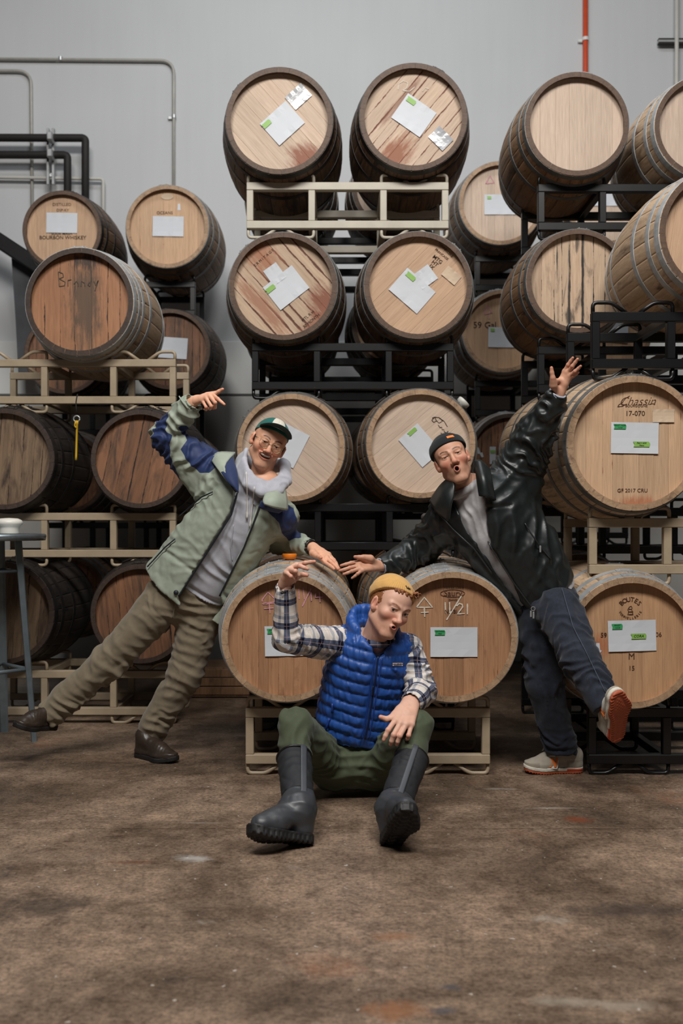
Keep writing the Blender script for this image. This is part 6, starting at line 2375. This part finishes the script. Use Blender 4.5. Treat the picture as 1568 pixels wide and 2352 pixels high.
    V.add(rc(P(795, 1470, 4.26), P(930, 1482, 4.27), .062, .052), .03)
    for i in range(16):
        a0, a1 = 2 * math.pi * i / 16, 2 * math.pi * (i + 1) / 16
        pt = lambda q, dz: A3(P(856, 1452, 4.235)) + A3((.092 * math.cos(q), .090 * math.sin(q), .052 * math.sin(q) - .020 * math.cos(q) + dz))
        V.add(rc(pt(a0, 0), pt(a1, 0), .018), .02)
        if math.sin(a0) > -.55:
            V.add(rc(pt(a0, .020), pt(a1, .020), .015), .02)
            V.add(rc(pt(a0, .040), pt(a1, .040), .013), .02)
    V.add(rc(P(856, 1480, 4.22), P(880, 1380, 4.18), .072, .085), .012, True)
    # arm holes
    V.add(rc(P(738, 1484, 4.24), P(700, 1478, 4.15), .078, .07), .012, True)
    V.add(rc(P(990, 1500, 4.27), P(1010, 1560, 4.2), .074, .07), .012, True)
    V.add(prism([(828, 1425), (842, 1470), (867, 1512), (876, 1508), (896, 1482), (912, 1466), (900, 1425)], 4.12, 3.9, 4.20), .008, True)
    def dsp(v, n):
        s = (v - A3(a)) @ ax
        tilt = .05 * (v[:, 0] - a.x)
        ph = (s + tilt + .006 * (vnoise(v, .12, 3) * 2 - 1)) / .0485
        puff = np.abs(np.sin(math.pi * ph)) ** .55
        px, pz = topx(v)
        zl = 866 + (pz - 1505) * -.155
        zipm = np.exp(-((px - zl) / 9.0) ** 2) * (v[:, 1] < 4.3)
        d = np.where(s > .47, .4, 1) * .0110 * (puff - .75) * (1 - .85 * zipm) - .006 * zipm
        rad = np.abs(np.sin(math.pi * ph)) < .5
        d += .0045 * (np.abs(vnoise(v * A3((1, 1, .35)), .014, 6) * 2 - 1) * -1.6 + .6) * (1 - zipm) + crumple(v, .07, .003, 7)
        return d
    M_vest = fabric('royal_blue_ripstop', lin(32, 76, 150), .46, 900, .04, .08, .0, .5)
    ve, vv, vf = cloth('vest', V, M_vest, root, dsp, org=O)
    M_bz = plain('blue_zip_tape', lin(26, 60, 138), .5)
    M_zipd = plain('zip_teeth_navy', lin(22, 34, 66), .4)
    for ln, rad, mm in (([(868, 1508), (862, 1560), (854, 1610), (846, 1660), (838, 1698)], .0036, M_zipd), ([(860, 1512), (853, 1560), (846, 1610), (838, 1660), (831, 1698)], .0026, M_bz), ([(876, 1512), (870, 1560), (862, 1610), (854, 1660), (846, 1698)], .0026, M_bz)):
        p = frontpts(vv, ln, .001)
        obj('zipper', mesh('zipper', *tube_vf([k - ORG for k in p], rad, 6), smooth=True), mm, ve)
    p = frontpts(vv, [(857, 1576), (855, 1600)], .006)
    obj('zipper_pull', mesh('zipper_pull', *tube_vf([k - ORG for k in p], .003, 6), smooth=True), plain('navy_pull', lin(14, 20, 40), .4), ve)
    for ln in ([(763, 1616), (762, 1638)], [(756, 1650), (748, 1676)]):
        p = frontpts(vv, ln, .001)
        obj('pocket_trim', mesh('pocket_trim', *tube_vf([k - ORG for k in p], .005, 6), smooth=True), M_bz, ve)
    p = frontpts(vv, [(901, 1526), (913, 1527), (925, 1526)], .004)
    y = min(q.y for q in p) - .003
    c = P(913, 1526, y)
    lb = obj('chest_label', mesh('chest_label', *box_vf(tuple(c - ORG), (.046, .003, .016), .001)), plain('label_border', lin(24, 22, 34), .7), ve)
    c2 = c - ORG + Vector((0, -.0019, 0))
    lv = [(-.021, .0062), (.021, .0062), (.021, -.0062), (-.021, -.0062)]
    # the sewn label: pale field, dark ridge line, lettering
    parts = [([(c2.x + q, c2.y, c2.z + w) for q, w in lv], [(0, 1, 2, 3)])]
    # ridge
    lab = obj('label_field', mesh('label_field', *merge(parts)), plain('label_cream', lin(178, 164, 170), .7), ve)
    rd = [(-.021, .0005), (-.012, .0030), (-.006, .0012), (.002, .0045), (.007, .0020), (.012, .0040), (.021, .0010), (.021, -.0008), (-.021, -.0008)]
    obj('label_ridge', mesh('label_ridge', [(c2.x + q, c2.y - .0004, c2.z + w) for q, w in rd], [tuple(range(len(rd)))]), plain('label_ridge', lin(40, 40, 60), .7), ve)
    me = text_me('patagonia', .0085, 0, .0002, .0001)
    obj('label_lettering', me, plain('label_letters', lin(30, 26, 40), .7), ve, tuple(c2 + Vector((0, -.0006, -.0034))))
    # ---- trousers
    V = pvol(600, 1850, 1035, 1600, 3.75, 4.62, .0062)
    V.add(ell(P(812, 1742, 4.37), (.180, .165, .132)), .04)
    V.add(rc(hpA, knA, .096, .066), .04)
    V.add(rc(knA, P(676, 1750, 3.90), .065, .062), .025)
    V.add(rc(hpB, knB, .096, .066), .04)
    V.add(rc(knB, P(942, 1750, 3.92), .065, .061), .025)
    V.add(rc(P(674, 1772, 3.88), P(674, 1900, 3.80), .085), .003, True)
    V.add(rc(P(940, 1772, 3.90), P(925, 1900, 3.82), .085), .003, True)
    V.keep((0, 0, .006), (0, 0, 1), .01)
    def dsp(v, n):
        d = crumple(v, .10, .006, 81) + sleevefolds(v, hpA, knA, .07, .014, 82, .18) + sleevefolds(v, hpB, knB, .07, .012, 83, .18) + sleevefolds(v, knA, anA, .06, .008, 84, .14)
        d += creases(v, P(812, 1725, 4.2), .20, (0, .2, 1), .045, .012, 85, .9) + creases(v, P(715, 1690, 4.1), .12, (.7, 0, .7), .045, .012, 86) + creases(v, P(690, 1700, 3.9), .10, (1, 0, -.25), .05, .007, 87)
        return np.where(v[:, 2] < .03, np.clip(d, -.02, .002), d)
    M_gr = fabric('forest_green_trouser', lin(72, 80, 60), .75, 800, .12, .06, .1)
    cloth('trousers', V, M_gr, root, dsp, org=O)
    # ---- rubber boots
    boot(root, ORG, P(712, 1938, 3.66), (-.76, -.56, .27), (.16, .56, .80), P(675, 1738, 3.90), 1, P(692, 1842, 3.77))
    boot(root, ORG, P(892, 1944, 3.66), (.20, -.60, .54), (.06, .62, .70), P(946, 1740, 3.94), -1, P(916, 1840, 3.83))


def boot(root, ORG, heel, fwd, up, top, mirror, ankle):
    R = foot_frame(fwd, up)
    o, O = A3(heel), A3(ORG)
    L = .275
    r = obj('rubber_boot', None, None, root)
    W = lambda v: v @ R.T + o - O
    lo, hi = (-.10, -.045, -.015), (.10, L + .04, .05)
    V = Vol(lo, hi, .003)
    V.add(slab_fn(0, .030, L, .010, mirror, 1), .006)
    v, f = V.mesh(1)
    ed = foot_outline(v[:, 0], v[:, 1], L, .010, mirror)
    bz = np.maximum(v[:, 1] - L * .64, 0) ** 2 * 1.5
    bot = v[:, 2] < .006 + bz
    lug = np.clip((ed + .022) / .004, 0, 1) * (np.sin(v[:, 1] * 2 * math.pi / .021 + np.sign(v[:, 0])) > -.2)
    wave = np.clip((-.024 - ed) / .004, 0, 1) * (np.sin((v[:, 1] + .006 * np.sin(v[:, 0] * 160)) * 2 * math.pi / .024) > 0)
    arch = np.exp(-((v[:, 1] - L * .36) / .03) ** 2)
    v[:, 2] -= np.where(bot, .007 * np.maximum(lug, wave) * (1 - .7 * arch), 0)
    n = vnormals(v, f)
    sidew = (ed > -.004) & ~bot
    v += n * np.where(sidew, -.0022 * (np.sin(v[:, 1] * 2 * math.pi / .021 + np.sign(v[:, 0])) > .3) * (v[:, 2] < .020 + bz), 0)[:, None]
    obj('sole', mesh_np('sole', W(v), f), plain('boot_sole_rubber', lin(27, 26, 27), .6, 0, .2, 30, .1), r)
    # rubber foot and shaft, in world space
    fw = lambda p: A3(R @ A3(p) + o)
    pts = [fw((0, .04, .03)), fw((0, L * .86, .05)), A3(top), A3(ankle)]
    lo, hi = np.min(pts, 0) - .10, np.max(pts, 0) + .10
    mid = fw((0, .055, .12))
    V = Vol(lo, hi, .0045)
    V.add(rc(fw((0, L * .80, .046)), fw((0, L * .58, .060)), .040, .044), .03)
    V.add(rc(fw((0, L * .58, .060)), mid, .044, .056), .04)
    V.add(rc(fw((0, .040, .052)), mid, .046, .056), .03)
    V.add(rc(mid, A3(ankle) * .4 + A3(top) * .6, .056, .064), .04)
    V.keep(fw((0, 0, .026)), R[:, 2])
    tp = nrm(A3(top) - mid)
    V.keep(A3(mid) + tp * .10, -tp)
    v, f = V.mesh(2)
    n = vnormals(v, f)
    v = v + n * (crumple(v, .05, .003, 5) + creases(v, mid, .09, tp, .035, .006, 6))[:, None]
    obj('rubber_foot', mesh_np('rubber_foot', v - O, f), plain('grey_boot_rubber', lin(58, 60, 64), .42, 0, .12, 9, .08), r)
    V = Vol(lo, hi, .0045)
    V.add(rc(mid, top, .058, .067), .03)
    V.keep(A3(mid) + tp * .055, tp)
    V.keep(A3(top), -tp)
    v, f = V.mesh(2)
    n = vnormals(v, f)
    v = v + n * (crumple(v, .06, .004, 15) + creases(v, A3(top) * .6 + mid * .4, .10, tp, .04, .006, 16))[:, None]
    obj('neoprene_shaft', mesh_np('neoprene_shaft', v - O, f), plain('black_neoprene', lin(30, 32, 36), .75, 0, .1, 60, .1), r)
    # top binding and front reinforcing strip
    e1 = nrm(np.cross(tp, (0, 1, 0)))
    e2 = np.cross(tp, e1)
    ring = [Vector(A3(top) - tp * .006 + (e1 * math.cos(t) + e2 * math.sin(t)) * .067 - O) for t in np.linspace(0, 2 * math.pi, 30)]
    obj('top_binding', mesh('top_binding', *tube_vf(ring, .005, 7), smooth=True), M_black, r)
    off = e1 * (-.030 if mirror > 0 else .012)
    a0 = A3(mid) + e2 * 0
    fy = A3((0, -1, 0))
    rows = []
    for s in (-.010, .0, .010):
        row = []
        for k in range(6):
            u = k / 5
            c = A3(mid) * (1 - u) + A3(top) * u
            fdir = nrm(fy - tp * (fy @ tp))
            rad = .060 + .009 * u
            x = (off @ e1) * (1 + .6 * u) + s
            q = c + e1 * x + fdir * math.sqrt(max(rad * rad - x * x, 1e-5)) + fdir * .003
            row.append(Vector(q))
        rows.append(row)
    sheet('reinforcing_strip', rows, .004, plain('strip_rubber', lin(74, 77, 82), .42, 0, .12, 9), r, ORG, 2)


man_left()
man_right()
man_seated()
